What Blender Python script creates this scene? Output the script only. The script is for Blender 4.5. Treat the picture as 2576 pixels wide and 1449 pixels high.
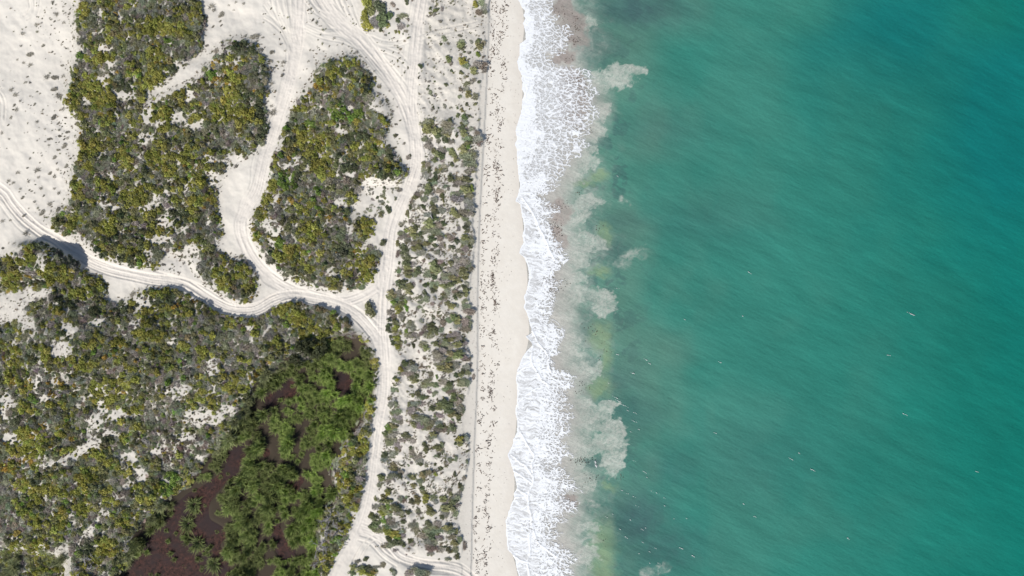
import bpy, math, random
import numpy as np
from mathutils import Vector

# ------------------------------------------------------------------ start
for _o in list(bpy.data.objects):
    bpy.data.objects.remove(_o, do_unlink=True)
SC = bpy.context.scene
COL = SC.collection
random.seed(11)
RNG = np.random.default_rng(11)

# ------------------------------------------------------------------ camera (drone looking straight down)
H = 128.0                     # metres above the sea
SPAN = 192.0                  # metres across the frame at sea level
K = SPAN / 2576.0             # metres per traced pixel (tracing grid 2576 x 1449)
cam_d = bpy.data.cameras.new('camera')
cam_d.sensor_width = 36.0
cam_d.lens = 24.0
cam_d.clip_start = 1.0
cam_d.clip_end = 8000.0
cam = bpy.data.objects.new('camera', cam_d)
COL.objects.link(cam)
cam.location = (0, 0, H)
cam.rotation_euler = (0, 0, 0)
SC.camera = cam
SC.render.resolution_x = 1024
SC.render.resolution_y = 576

# ------------------------------------------------------------------ sky, sun, exposure
SUN_EL = math.radians(44.0)
SHADOW = Vector((0.60, 0.80))           # shadows fall to the upper right
to_sun = Vector((-SHADOW.x * math.cos(SUN_EL), -SHADOW.y * math.cos(SUN_EL), math.sin(SUN_EL)))
world = bpy.data.worlds.new('World')
SC.world = world
world.use_nodes = True
wn = world.node_tree
wn.nodes.clear()
w_out = wn.nodes.new('ShaderNodeOutputWorld')
w_bg = wn.nodes.new('ShaderNodeBackground')
w_sky = wn.nodes.new('ShaderNodeTexSky')
w_sky.sky_type = 'NISHITA'
w_sky.sun_disc = False
w_sky.sun_elevation = SUN_EL
w_sky.sun_rotation = math.atan2(to_sun.x, to_sun.y)
w_bg.inputs['Strength'].default_value = 0.08
wn.links.new(w_sky.outputs[0], w_bg.inputs[0])
wn.links.new(w_bg.outputs[0], w_out.inputs[0])
sun_d = bpy.data.lights.new('sun', 'SUN')
sun_d.energy = 4.2
sun_d.angle = math.radians(0.5)
sun_d.color = (1.0, 0.965, 0.91)
sun = bpy.data.objects.new('sun', sun_d)
sun.rotation_euler = to_sun.to_track_quat('Z', 'Y').to_euler()
sun.location = to_sun * 300
COL.objects.link(sun)
SC.view_settings.view_transform = 'Standard'
SC.view_settings.look = 'None'
SC.view_settings.exposure = 0.42
SC.view_settings.gamma = 1.0
SC.view_settings.use_curve_mapping = False

# ------------------------------------------------------------------ helpers: noise, rasters
def vnoise(x, y, seed):
    r = np.random.default_rng(seed)
    T = r.random((256, 256))
    xi = np.floor(x).astype(np.int64); yi = np.floor(y).astype(np.int64)
    fx = x - xi; fy = y - yi
    fx = fx * fx * fx * (fx * (fx * 6 - 15) + 10); fy = fy * fy * fy * (fy * (fy * 6 - 15) + 10)
    x0 = xi & 255; x1 = (xi + 1) & 255; y0 = yi & 255; y1 = (yi + 1) & 255
    a = T[y0, x0] * (1 - fx) + T[y0, x1] * fx
    b = T[y1, x0] * (1 - fx) + T[y1, x1] * fx
    return a * (1 - fy) + b * fy

def fbm(x, y, seed, octv=4, gain=0.5):
    s = 0.0; a = 1.0; t = 0.0; f = 1.0
    for i in range(octv):
        s = s + a * vnoise(x * f + 17.3 * i, y * f + 9.1 * i, seed + i)
        t += a; a *= gain; f *= 2.03
    return s / t            # 0..1, mean 0.5

def sstep(a, b, x):
    t = np.clip((x - a) / (b - a), 0, 1)
    return t * t * (3 - 2 * t)

RU0, RV0, RST = -200.0, -160.0, 2.0
RNU, RNV = 850, 900                     # land raster: traced u -200..1500, v -160..1640
GU = RU0 + RST * np.arange(RNU)
GV = RV0 + RST * np.arange(RNV)

def raster(poly):
    m = np.zeros((RNV, RNU), bool)
    n = len(poly)
    for i in range(n):
        (x0, y0), (x1, y1) = poly[i], poly[(i + 1) % n]
        if y0 == y1:
            continue
        lo, hi = min(y0, y1), max(y0, y1)
        r0 = int(math.ceil((lo - RV0) / RST)); r1 = int(math.ceil((hi - RV0) / RST))
        for r in range(max(r0, 0), min(r1, RNV)):
            xc = x0 + (RV0 + r * RST - y0) * (x1 - x0) / (y1 - y0)
            c = int(math.ceil((xc - RU0) / RST))
            m[r, max(c, 0):] ^= True
    return m.astype(np.float32)

def blur(m, sig):
    s = sig / RST
    k = int(3 * s) + 1
    w = np.exp(-0.5 * (np.arange(-k, k + 1) / s) ** 2); w /= w.sum()
    p = np.pad(m, k, mode='edge')
    out = np.zeros_like(p)
    for i, wi in enumerate(w):
        out[:, k:-k] += wi * p[:, i:i + m.shape[1]]
    o2 = np.zeros_like(m)
    for i, wi in enumerate(w):
        o2 += wi * out[i:i + m.shape[0], k:-k]
    return o2

def samp(m, u, v):
    x = np.clip((u - RU0) / RST, 0, RNU - 1.001); y = np.clip((v - RV0) / RST, 0, RNV - 1.001)
    xi = x.astype(np.int64); yi = y.astype(np.int64)
    fx = x - xi; fy = y - yi
    return (m[yi, xi] * (1 - fx) + m[yi, xi + 1] * fx) * (1 - fy) + (m[yi + 1, xi] * (1 - fx) + m[yi + 1, xi + 1] * fx) * fy

def ellipses(lst, soft=0.25):
    m = np.zeros((RNV, RNU), np.float32)
    for (u, v, ru, rv) in lst:
        c0 = int(max((u - 1.4 * ru - RU0) / RST, 0)); c1 = int(min((u + 1.4 * ru - RU0) / RST + 2, RNU))
        r0 = int(max((v - 1.4 * rv - RV0) / RST, 0)); r1 = int(min((v + 1.4 * rv - RV0) / RST + 2, RNV))
        if c1 <= c0 or r1 <= r0:
            continue
        d = np.sqrt(((GU[None, c0:c1] - u) / ru) ** 2 + ((GV[r0:r1, None] - v) / rv) ** 2)
        m[r0:r1, c0:c1] = np.maximum(m[r0:r1, c0:c1], 1 - sstep(1 - soft, 1 + soft, d))
    return m

def Q(col, row, pts):                     # quarter-zoom coordinates -> traced pixels
    return [(644.0 * col + p[0] / 4.0, 362.25 * row + p[1] / 4.0) + tuple(q / 4.0 if isinstance(q, (int, float)) else q for q in p[2:]) for p in pts]

def catmull(pts, step=4.0):
    P = [np.array(p, float) for p in pts]
    P = [2 * P[0] - P[1]] + P + [2 * P[-1] - P[-2]]
    out = []
    for i in range(1, len(P) - 2):
        a, b, c, d = P[i - 1], P[i], P[i + 1], P[i + 2]
        n = max(2, int(np.linalg.norm(c - b) / step))
        for t in np.arange(n) / n:
            out.append(0.5 * (2 * b + (c - a) * t + (2 * a - 5 * b + 4 * c - d) * t * t + (3 * b - a - 3 * c + d) * t ** 3))
    out.append(P[-2])
    return np.array(out)
# ------------------------------------------------------------------ traced outlines (u, v in a 2576 x 1449 grid)
WEST = [(190,-170),(186,25),(180,50),(186,70),(183,95),(192,120),(185,145),(170,170),(165,197),(172,215),(155,242),(160,265),(185,292),(200,315),(190,350),(192,377),(185,407),(170,430),(164,455),(175,482),(175,507),(148,525),(113,552),(115,582),(160,595),(190,587),(200,612),(222,617),(220,632),(240,645),(265,655),(287,670),(305,655),(310,670),(350,677),(375,672),(390,677),(402,665),(410,640),(440,640),(480,660),(490,690),(505,700),(540,730),(570,750),(600,765),(625,765),(645,740),(650,715),(635,675),(610,650),(575,648),(552,635),(550,602),(560,570),(545,540),(545,482),(560,440),(575,405),(610,398),(640,385),(669,355),(684,337),(686,315),(664,292),(668,275),(659,250),(669,245),(676,225),(666,212),(676,190),(681,170),(671,160),(659,135),(644,107),(625,95),(587,95),(562,105),(540,122),(527,145),(520,162),(500,175),(495,197),(465,212),(425,232),(385,250),(370,262),(358,258),(377,230),(390,217),(422,200),(430,180),(462,170),(472,150),(487,142),(502,130),(512,118),(505,95),(518,62),(513,35),(500,0),(500,-170)]
LOOP = [(879,135),(904,137),(906,155),(916,170),(931,185),(944,205),(936,222),(940,238),(966,250),(989,282),(976,300),(979,322),(969,337),(964,362),(991,372),(996,390),(1000,412),(1029,422),(1029,442),(979,457),(946,447),(919,455),(906,477),(904,502),(879,512),(881,532),(886,552),(904,540),(944,555),(944,580),(921,592),(909,625),(904,647),(925,615),(966,640),(964,662),(956,700),(919,722),(870,735),(830,728),(786,722),(761,712),(736,705),(706,690),(674,662),(644,622),(630,585),(626,552),(640,520),(644,512),(659,495),(669,462),(674,435),(681,387),(696,365),(709,310),(729,275),(751,240),(749,225),(761,215),(776,225),(779,205),(791,175),(806,162),(824,150),(851,144)]
SOUTH = [(-210,660),(0,652),(10,640),(50,613),(87,606),(125,617),(170,640),(197,655),(200,677),(218,688),(240,690),(262,712),(266,730),(256,748),(275,762),(322,757),(335,734),(362,727),(400,722),(425,717),(465,724),(487,737),(507,752),(532,770),(562,785),(605,792),(642,797),(676,769),(726,743),(749,747),(776,764),(811,764),(816,772),(849,782),(874,792),(879,824),(901,832),(926,860),(946,880),(951,950),(952,977),(944,1004),(947,1030),(934,1049),(935,1084),(931,1102),(926,1150),(921,1200),(916,1242),(906,1282),(894,1312),(874,1350),(864,1375),(844,1412),(829,1449),(790,1500),(720,1640),(-210,1640)]
MARSH = [(876,842),(840,850),(812,862),(790,900),(760,912),(740,890),(724,900),(681,937),(644,964),(635,990),(605,1040),(590,1087),(555,1112),(520,1162),(475,1212),(425,1257),(370,1307),(350,1325),(325,1382),(302,1437),(285,1500),(240,1640),(790,1640),(800,1450),(794,1412),(791,1375),(794,1337),(805,1290),(844,1262),(851,1242),(829,1212),(829,1180),(856,1137),(869,1107),(894,1087),(912,1060),(910,1030),(930,1010),(935,960),(930,900),(920,870),(901,846)]
MARSH_SW = [(-210,1395),(0,1388),(60,1378),(120,1384),(165,1392),(180,1410),(170,1449),(160,1640),(-210,1640)]
POOLS = [
 [(719,957),(744,964),(754,977),(744,997),(706,1007),(686,1024),(671,1031),(666,1002),(689,989),(704,974)],
 [(856,932),(876,930),(884,955),(874,987),(849,984),(846,962)],
 Q(0,3,[(2320,130),(2440,110),(2505,200),(2400,340),(2390,440),(2260,520),(2180,620),(2090,740),(2100,880),(2230,950),(2280,1050),(2200,1130),(2310,1300),(2300,1449),(2300,2000),(900,2000),(1200,1449),(1330,1370),(1430,1200),(1490,1050),(1640,930),(1700,810),(1780,720),(1900,620),(2010,570),(2150,480),(2250,380),(2270,260)]),
 Q(1,3,[(340,500),(450,440),(485,480),(420,570),(360,650),(320,600)]),
 Q(1,3,[(230,850),(280,880),(240,980),(300,1080),(400,1180),(380,1260),(340,1340),(260,1310),(210,1200),(180,1130),(160,1010)]),
 Q(1,3,[(60,170),(130,170),(140,230),(80,260)]),
]
REED_ISLES = Q(0,3,[(1930,730,60,70),(1880,930,90,60),(1650,1040,40,50),(1900,1120,80,110),(2040,1330,90,110),(2150,1180,50,60),(1950,820,70,50),(1700,1380,35,45),(1480,1250,60,40),(2330,1330,50,60),(1830,870,50,80)])
FOREDUNE = [(1060,-170),(1058,60),(1045,180),(1040,260),(1060,340),(1062,420),(1050,470),(1010,560),(1000,640),(985,700),(975,760),(975,850),(1000,900),(990,960),(975,1010),(965,1090),(958,1160),(948,1240),(935,1300),(930,1340),(960,1370),(1040,1400),(1100,1380),(1160,1380),(1170,1340),(1165,1290),(1175,1200),(1180,1120),(1175,1020),(1185,930),(1180,860),(1190,780),(1190,700),(1195,600),(1200,480),(1205,380),(1215,300),(1215,200),(1225,150),(1220,95),(1232,30),(1232,-170)]

SAND_GAPS = (Q(0,0,[(1190,175,50,15),(1290,360,30,60),(1050,480,80,40),(1230,950,100,40),(850,990,60,40),(1100,640,60,40),(1030,800,60,60),(1800,640,60,40),(1470,1130,60,110),(1800,1180,90,60),(1900,960,60,60),(1950,1260,120,35),(2030,1200,30,50),(1450,1390,90,60),(1560,1240,70,40),(1640,1010,60,30),(1000,110,30,40),(1000,320,30,20)])
 + Q(0,1,[(1110,310,30,50),(1030,510,60,22),(1060,600,60,30),(1150,650,60,40),(1480,640,90,40),(1560,560,50,60),(1590,400,40,40),(1670,490,40,50),(1660,760,80,80),(1580,960,160,50),(1740,880,40,40),(1850,850,60,30),(1470,1120,60,50),(2150,340,90,90),(2100,150,70,40),(2330,170,110,80),(1680,650,60,40),(1200,880,40,30),(1800,1260,200,90),(1900,1130,120,110),(2200,1020,60,60),(2080,760,30,80),(1860,430,40,50)])
 + Q(1,0,[(640,1080,60,18),(1230,1060,90,80),(1300,1000,60,60),(1320,1180,50,60),(860,1310,50,30),(840,650,20,20),(950,1080,30,30)])
 + Q(1,1,[(300,220,120,40),(400,170,60,45),(180,540,40,60),(200,860,80,80),(110,800,60,60),(840,610,70,60),(930,860,40,60),(1010,600,30,60),(1130,420,90,80),(800,300,30,40),(800,840,60,22),(880,1420,40,35),(150,1000,30,40),(530,240,30,50),(1050,20,30,60),(960,300,40,30),(400,820,40,25),(730,1310,50,40)])
 + Q(0,2,[(700,450,60,80),(600,620,120,90),(980,350,100,45),(1400,340,60,30),(1330,380,50,30),(350,990,30,60),(385,920,30,50),(430,1110,50,50),(60,1150,70,90),(30,1290,40,50),(1110,1270,160,65),(950,1370,100,90),(1760,1060,130,70),(1850,1010,40,50),(2130,800,60,90),(2050,1310,220,90),(2300,1240,120,60),(1690,330,30,40),(1450,130,100,60),(2500,400,40,30),(1000,1180,50,50),(1700,540,40,50),(2140,1000,40,60),(640,400,60,40)])
 + Q(0,3,[(100,70,100,60),(1100,10,90,40),(930,100,90,60),(830,180,70,60),(720,250,70,50),(600,310,80,35),(450,345,90,20),(1290,270,100,80),(1400,440,70,90),(1290,540,50,45),(1060,820,40,40),(980,900,45,45),(900,980,50,50),(830,1050,50,45),(770,1110,40,35),(1850,50,100,50),(2010,260,80,35),(1590,660,50,30),(1350,1070,40,40),(1290,1130,40,40),(1160,1240,40,30),(1560,200,60,50),(1480,1180,30,40)]))
SOUTH_SAND = [(-40,742),(60,728),(130,724),(128,735),(100,750),(60,775),(60,790),(85,808),(88,830),(55,832),(45,815),(20,808),(-40,822)]

# colour clumps seen in the dense scrub: (u, v, ru, rv, class)
TONES = (Q(0,0,[(1600,250,160,80,'O'),(1720,290,80,50,'O'),(1100,330,60,50,'O'),(1600,560,80,60,'O'),(1560,760,100,80,'O'),(1440,830,100,80,'O'),(1250,870,80,50,'D'),(950,850,150,120,'O'),(680,1000,60,60,'O'),(830,80,60,50,'O'),(1640,120,60,30,'Y'),(1180,110,30,40,'Y'),(850,1120,60,60,'O'),(1100,1190,80,60,'O'),(2350,780,80,60,'O'),(2200,830,80,60,'Y'),(2140,610,50,40,'Y'),(2440,450,160,80,'D'),(2140,740,60,50,'V'),(2310,700,50,80,'Y'),(2350,1060,100,150,'O'),(2440,1200,60,80,'O'),(2200,1150,100,100,'O'),(2200,530,80,50,'G'),(1350,130,80,60,'G'),(1050,680,120,60,'G'),(1330,580,70,40,'G'),(760,440,40,60,'G'),(2500,980,60,80,'D'),(1950,250,100,60,'G'),(1840,540,60,60,'G'),(1660,1200,80,120,'O'),(1780,680,60,40,'D'),(950,560,120,60,'O'),(1030,1000,120,80,'O'),(1700,400,70,40,'V')])
 + Q(1,0,[(720,650,80,50,'G'),(780,740,70,40,'O'),(650,870,80,30,'Y'),(830,1110,130,90,'V'),(1010,1170,70,100,'V'),(920,640,130,40,'O'),(900,850,100,60,'G'),(1150,700,100,70,'G'),(620,1160,100,50,'G'),(1000,1000,150,60,'G'),(480,1340,100,80,'O'),(540,1250,50,50,'V'),(530,980,60,40,'O'),(450,1080,70,40,'O'),(700,1400,80,40,'Y'),(860,700,40,60,'D'),(1120,860,80,60,'D'),(1150,1250,120,100,'G'),(1000,1380,150,60,'D'),(60,680,50,60,'D'),(40,1300,100,80,'D'),(40,1100,50,100,'D')])
 + Q(0,1,[(870,230,50,60,'O'),(1060,430,100,40,'O'),(760,460,70,80,'O'),(1330,520,120,60,'O'),(1320,590,60,50,'O'),(1850,120,110,60,'O'),(1950,370,100,90,'O'),(1970,570,80,60,'O'),(2200,700,50,90,'O'),(2120,550,60,50,'O'),(2110,545,40,25,'Y'),(700,800,110,50,'O'),(820,740,50,50,'O'),(1050,830,80,60,'O'),(1150,950,120,60,'D'),(1300,1180,120,60,'D'),(1000,1080,100,60,'D'),(1000,1050,60,40,'O'),(1550,1220,50,40,'O'),(1390,1200,50,30,'V'),(1790,1100,40,40,'V'),(1320,820,80,40,'G'),(1600,1090,100,70,'G'),(1710,1140,60,60,'G'),(980,210,80,50,'G'),(1400,190,60,60,'G'),(1600,320,80,30,'G'),(1000,650,60,60,'G'),(1820,740,100,60,'D'),(1860,920,90,60,'G'),(2110,950,80,60,'G'),(2250,1280,40,100,'O'),(2410,1290,80,70,'O'),(2020,1240,70,60,'G'),(2420,1060,40,30,'O'),(2450,1130,70,60,'G'),(2250,920,40,40,'O'),(560,1300,150,80,'O'),(280,1150,60,50,'O'),(100,1340,120,70,'O'),(270,1330,50,30,'Y'),(490,1220,60,40,'O'),(430,1030,90,50,'D'),(350,1400,80,40,'D'),(290,1280,60,50,'G'),(150,1080,80,60,'G'),(960,1400,100,40,'O'),(1250,180,60,80,'O'),(1550,130,80,80,'O'),(560,780,80,60,'M')])
 + Q(1,1,[(950,660,60,50,'B'),(670,140,70,90,'O'),(700,300,90,70,'O'),(330,360,100,90,'V'),(420,330,60,80,'D'),(140,490,40,30,'O'),(220,550,20,20,'Y'),(430,560,40,20,'Y'),(350,590,30,30,'Y'),(680,570,50,30,'Y'),(690,720,80,30,'Y'),(60,640,60,80,'O'),(40,750,50,50,'O'),(1110,870,110,80,'O'),(1130,780,90,50,'O'),(230,1000,60,50,'V'),(310,960,50,60,'G'),(90,960,60,50,'G'),(750,1150,80,100,'G'),(850,920,80,60,'G'),(1100,1230,70,80,'O'),(1140,1320,80,70,'O'),(340,1120,150,60,'O'),(420,1210,80,40,'O'),(990,1330,70,80,'B'),(620,1310,60,50,'G'),(540,1270,60,40,'O'),(480,680,60,40,'O'),(620,450,40,40,'V'),(170,140,45,50,'O'),(1150,610,90,70,'G'),(1180,510,50,50,'O'),(930,230,60,80,'D'),(1300,310,90,60,'D'),(1330,60,60,60,'D'),(700,390,60,40,'G'),(1210,1080,90,60,'G'),(860,1060,60,80,'D'),(150,420,60,60,'O'),(600,880,120,60,'O')])
 + Q(0,2,[(560,220,60,50,'O'),(800,60,120,60,'O'),(1550,290,60,40,'O'),(1660,360,60,50,'O'),(880,570,60,30,'O'),(700,610,50,40,'O'),(160,640,60,40,'O'),(400,600,60,40,'O'),(1200,560,80,40,'O'),(1400,470,90,50,'O'),(1560,480,80,50,'O'),(860,780,130,50,'O'),(1150,1060,110,60,'O'),(1080,1140,60,50,'O'),(1250,940,60,60,'O'),(960,1020,60,60,'O'),(2020,640,50,50,'O'),(2350,1010,100,60,'O'),(2050,1080,100,60,'O'),(2380,920,80,30,'O'),(1380,1240,80,40,'O'),(250,1200,90,60,'O'),(1850,600,60,40,'O'),(150,430,40,40,'O'),(1130,690,50,30,'Y'),(590,940,60,50,'Y'),(530,1060,60,40,'Y'),(420,1380,40,50,'Y'),(240,1320,30,30,'Y'),(30,700,30,50,'Y'),(120,920,40,60,'Y'),(1940,110,50,30,'Y'),(1760,190,40,30,'Y'),(1050,850,40,40,'Y'),(1240,1030,60,20,'Y'),(280,940,30,30,'Y'),(310,1130,50,40,'V'),(330,480,130,100,'G'),(450,300,180,60,'G'),(2100,480,130,80,'G'),(2400,560,180,150,'G'),(2350,760,150,60,'G'),(1250,870,140,60,'G'),(1750,1000,150,60,'G'),(1600,870,100,60,'G'),(750,1160,100,60,'G'),(1050,420,80,40,'G'),(1640,120,130,70,'D'),(950,230,80,60,'D'),(1200,200,80,50,'D'),(650,160,140,60,'D'),(2000,200,140,60,'M'),(120,1330,80,50,'D')])
 + Q(0,3,[(250,130,200,150,'O'),(300,60,60,30,'Y'),(80,360,80,80,'Y'),(550,500,40,25,'Y'),(240,300,80,40,'Y'),(350,560,80,40,'O'),(1050,290,60,60,'O'),(860,450,80,30,'O'),(1700,500,90,60,'V'),(1680,600,50,40,'V'),(1450,680,60,40,'O'),(330,880,60,50,'O'),(830,760,80,60,'O'),(1080,1170,100,80,'O'),(1240,930,60,50,'O'),(690,510,100,60,'G'),(500,790,80,50,'G'),(200,980,100,80,'G'),(150,620,60,60,'G'),(1150,500,60,60,'G'),(1120,1010,80,60,'G'),(1980,480,60,80,'G'),(1440,400,60,60,'G'),(1700,220,180,120,'B'),(1200,640,110,70,'B'),(1930,120,170,80,'B'),(960,830,100,40,'B'),(850,1180,120,60,'D'),(1030,80,80,50,'D'),(380,620,60,40,'O')])
 + Q(1,2,[(330,130,100,50,'O'),(180,220,70,40,'O'),(400,280,80,60,'O'),(570,390,60,40,'O'),(790,230,60,40,'V'),(640,170,40,40,'D'),(100,330,100,60,'G'),(300,460,120,70,'G'),(600,260,90,60,'G'),(100,480,80,60,'G'),(880,300,50,40,'D'),(1180,640,50,60,'D'),(1180,760,50,50,'O'),(1060,520,60,50,'O'),(1200,920,40,80,'D'),(1170,1160,50,60,'O'),(1100,1250,50,60,'O'),(1130,1380,60,50,'G')])
 + Q(1,3,[(1000,200,60,80,'O'),(1080,120,60,80,'O'),(900,440,60,40,'V'),(860,340,40,35,'O'),(1000,280,80,60,'G'),(1050,450,60,80,'G'),(1000,620,40,40,'O'),(970,760,50,30,'O'),(800,1080,50,40,'V'),(850,550,40,50,'O'),(940,1000,60,40,'O'),(1000,130,50,60,'D'),(740,480,40,60,'G')]))

# edge of the eroded dune scarp above the beach, and the swash ledge line on the beach: (v, u)
SCARP = [(-200,1234),(0,1231),(31,1228),(60,1226),(99,1220),(119,1221),(131,1217),(150,1221),(163,1226),(181,1213.6),(200,1215),(213,1208.6),(231,1206),(256,1206),(282,1206.7),(307,1206),(324,1205),(332,1211),(357,1212),(369,1208),(378,1197),(394,1202),(413,1197),(432,1196),(450,1200),(469,1195),(488,1195),(507,1190),(526,1192),(543,1191),(569,1188.5),(588,1193.5),(613,1195),(632,1191),(651,1190),(669,1186),(688,1185),(701,1182),(720,1183.5),(745,1178.5),(761,1181),(780,1191),(796,1182),(813,1183.5),(838,1178.5),(853,1171),(876,1175),(889,1183.5),(901,1183.5),(920,1181),(938,1183.5),(957,1181),(976,1180),(995,1177),(1010,1171),(1026,1168.5),(1045,1165),(1070,1163.5),(1090,1167),(1105,1178),(1126,1180),(1145,1180),(1164,1178.6),(1182,1175),(1201,1168.6),(1226,1166),(1245,1160),(1269,1157),(1292,1153),(1318,1151.6),(1349,1161.6),(1368,1166.6),(1393,1161.6),(1409,1156.6),(1428,1164),(1449,1160),(1700,1150)]
LEDGE = [(-200,1236),(0,1231),(60,1230),(181,1226),(280,1221),(362,1216.7),(450,1212),(544,1206.7),(640,1204),(725,1202),(907,1202),(1000,1199),(1088,1194.8),(1180,1192),(1270,1189),(1360,1187),(1449,1185),(1700,1178)]
SCARP_V = np.array([p[0] for p in SCARP], float); SCARP_U = np.array([p[1] for p in SCARP], float)
LEDGE_V = np.array([p[0] for p in LEDGE], float); LEDGE_U = np.array([p[1] for p in LEDGE], float)

def Wz(row, pts):                         # shoreline zoom coordinates -> traced pixels
    return [(1213.9 + p[0] / 4.0, 362.25 * row + p[1] / 4.0) + tuple(p[2:]) for p in pts]
FOAM_L = ([(1310,-200)] + Wz(0,[(360,0),(385,70),(425,110),(410,150),(425,190),(405,240),(430,330),(430,400),(375,440),(365,510),(370,560),(345,620),(355,680),(385,740),(390,800),(400,860),(395,900),(420,950),(400,1000),(395,1060),(380,1150),(360,1220),(325,1320),(345,1400)])
 + Wz(1,[(320,10),(345,60),(345,180),(355,300),(375,420),(355,500),(330,580),(375,610),(385,680),(405,760),(415,860),(400,930),(410,990),(380,1050),(370,1100),(420,1150),(450,1220),(465,1290),(460,1380),(450,1440)])
 + Wz(2,[(435,40),(412,95),(425,150),(415,200),(445,250),(465,340),(485,410),(488,455),(432,490),(480,540),(500,580),(440,640),(400,690),(360,800),(345,850),(330,920),(345,980),(350,1080),(345,1150),(325,1240),(345,1340),(345,1440)])
 + Wz(3,[(340,20),(310,70),(300,130),(250,230),(270,290),(300,360),(330,480),(345,570),(310,620),(320,660),(290,720),(265,800),(230,900),(235,1000),(240,1100),(250,1180),(300,1240),(330,1290),(335,1350),(360,1449)]) + [(1310,1700)])
FOAM_R = ([(1400,-200)] + Wz(0,[(740,0),(690,80),(720,150),(700,230),(850,260),(850,330),(840,420),(850,510),(680,560),(650,630),(860,680),(1000,700),(1030,780),(1060,850),(1100,950),(1050,1020),(1110,1080),(1060,1150),(1055,1220),(1030,1300),(970,1400)])
 + Wz(1,[(990,10),(930,80),(880,170),(790,270),(740,330),(770,440),(600,520),(720,640),(740,720),(700,800),(700,880),(770,950),(830,1060),(860,1120),(790,1260),(720,1330),(780,1380)])
 + Wz(2,[(750,20),(740,100),(690,200),(690,300),(780,410),(820,480),(770,560),(800,650),(730,700),(720,790),(830,850),(930,900),(940,970),(840,1060),(860,1150),(900,1300),(840,1380)])
 + Wz(3,[(830,40),(780,130),(900,240),(780,280),(820,420),(960,600),(840,650),(950,740),(850,870),(740,940),(750,1080),(890,1190),(930,1290),(880,1350),(880,1449)]) + [(1440,1700)])
def _vu(L):
    L = sorted(L, key=lambda p: p[1])
    return np.array([p[1] for p in L]), np.array([p[0] for p in L])
FL_V, FL_U = _vu(FOAM_L)
FR_V, FR_U = _vu(FOAM_R)
CRESTS = [Wz(1,[(400,540),(470,640),(530,740),(580,860),(640,970),(680,1080),(730,1170)]),
 Wz(2,[(490,410),(560,550),(640,640),(670,700),(670,790),(690,850)]),
 Wz(2,[(440,490),(500,570),(490,730),(540,830),(600,920),(650,960)]),
 Wz(2,[(350,850),(490,750)]), Wz(2,[(350,1170),(420,1090),(500,1030),(560,1000)]),
 Wz(3,[(380,0),(470,160),(520,240),(500,330),(510,500),(470,600),(460,720),(500,900),(470,1060),(480,1200),(455,1300),(470,1449)]),
 Wz(3,[(290,230),(360,290),(430,340),(500,440)]), Wz(3,[(500,940),(540,1080),(600,1150),(740,1250)]),
 Wz(3,[(310,390),(420,460),(500,520)]), Wz(3,[(345,570),(440,630)]), Wz(3,[(330,660),(400,650)]),
 Wz(3,[(300,1230),(380,1290),(470,1310)]), Wz(0,[(470,820),(450,900),(430,960)])]

# sediment clouds: (u, v, ru, rv) with kind  b pale beige, m mauve grey, g pale green, y sandbar green
def _we(row, lst):
    return [(1213.9 + a / 4.0, 362.25 * row + b / 4.0, c / 4.0, d / 4.0, k) for (a, b, c, d, k) in lst]
CLOUDS = (_we(0,[(820,90,110,110,'m'),(900,280,150,200,'m'),(1050,250,80,60,'b'),(940,420,100,90,'m'),(820,580,130,60,'m'),(880,660,130,40,'b'),(1280,790,230,80,'b'),(1420,720,150,50,'b'),(1600,745,60,30,'b'),(1160,870,120,60,'g'),(1170,1130,90,75,'b'),(1120,1320,115,95,'b'),(900,800,160,120,'m'),(900,1050,170,250,'m')])
 + _we(1,[(1020,120,130,140,'b'),(880,320,120,60,'b'),(800,470,100,50,'b'),(1040,600,135,85,'b'),(930,720,150,100,'b'),(760,660,150,130,'m'),(720,860,90,60,'m'),(1050,980,145,80,'b'),(940,1080,150,80,'b'),(980,1200,90,70,'b'),(950,1380,120,80,'b'),(1540,1110,140,60,'g'),(1420,1200,100,60,'g'),(760,980,110,100,'m'),(1430,560,60,40,'g')])
 + _we(2,[(900,60,160,60,'b'),(1090,60,120,60,'g'),(1200,130,120,80,'b'),(1210,230,100,50,'b'),(950,500,55,120,'g'),(850,560,130,100,'b'),(930,650,80,80,'b'),(1070,830,115,80,'b'),(860,870,130,70,'b'),(870,1000,100,80,'b'),(1050,1160,90,70,'b'),(1250,1230,110,80,'b'),(1060,1290,140,120,'b'),(1310,1400,115,70,'b'),(740,330,80,80,'b'),(760,150,70,90,'g')])
 + _we(3,[(980,150,220,120,'b'),(1270,100,150,120,'b'),(1300,300,110,130,'b'),(860,330,160,80,'b'),(930,540,190,120,'b'),(880,740,120,70,'m'),(1050,740,150,50,'g'),(1000,1100,190,80,'g'),(1050,950,110,50,'b'),(1030,1260,120,100,'b'),(760,1000,80,70,'b'),(1700,1400,120,60,'g'),(1820,1370,100,50,'g'),(820,1100,110,90,'b')]))
BARS = (_we(1,[(1180,330,110,70,'y'),(1020,390,130,40,'y'),(1230,900,70,110,'y'),(1180,1290,120,60,'y')])
 + _we(2,[(1170,480,140,170,'y'),(1230,680,80,200,'y'),(1180,980,150,110,'y'),(1470,950,110,110,'v')])
 + _we(3,[(1280,560,80,60,'y'),(1210,1150,150,300,'y'),(1230,1400,160,120,'y')]))
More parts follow.
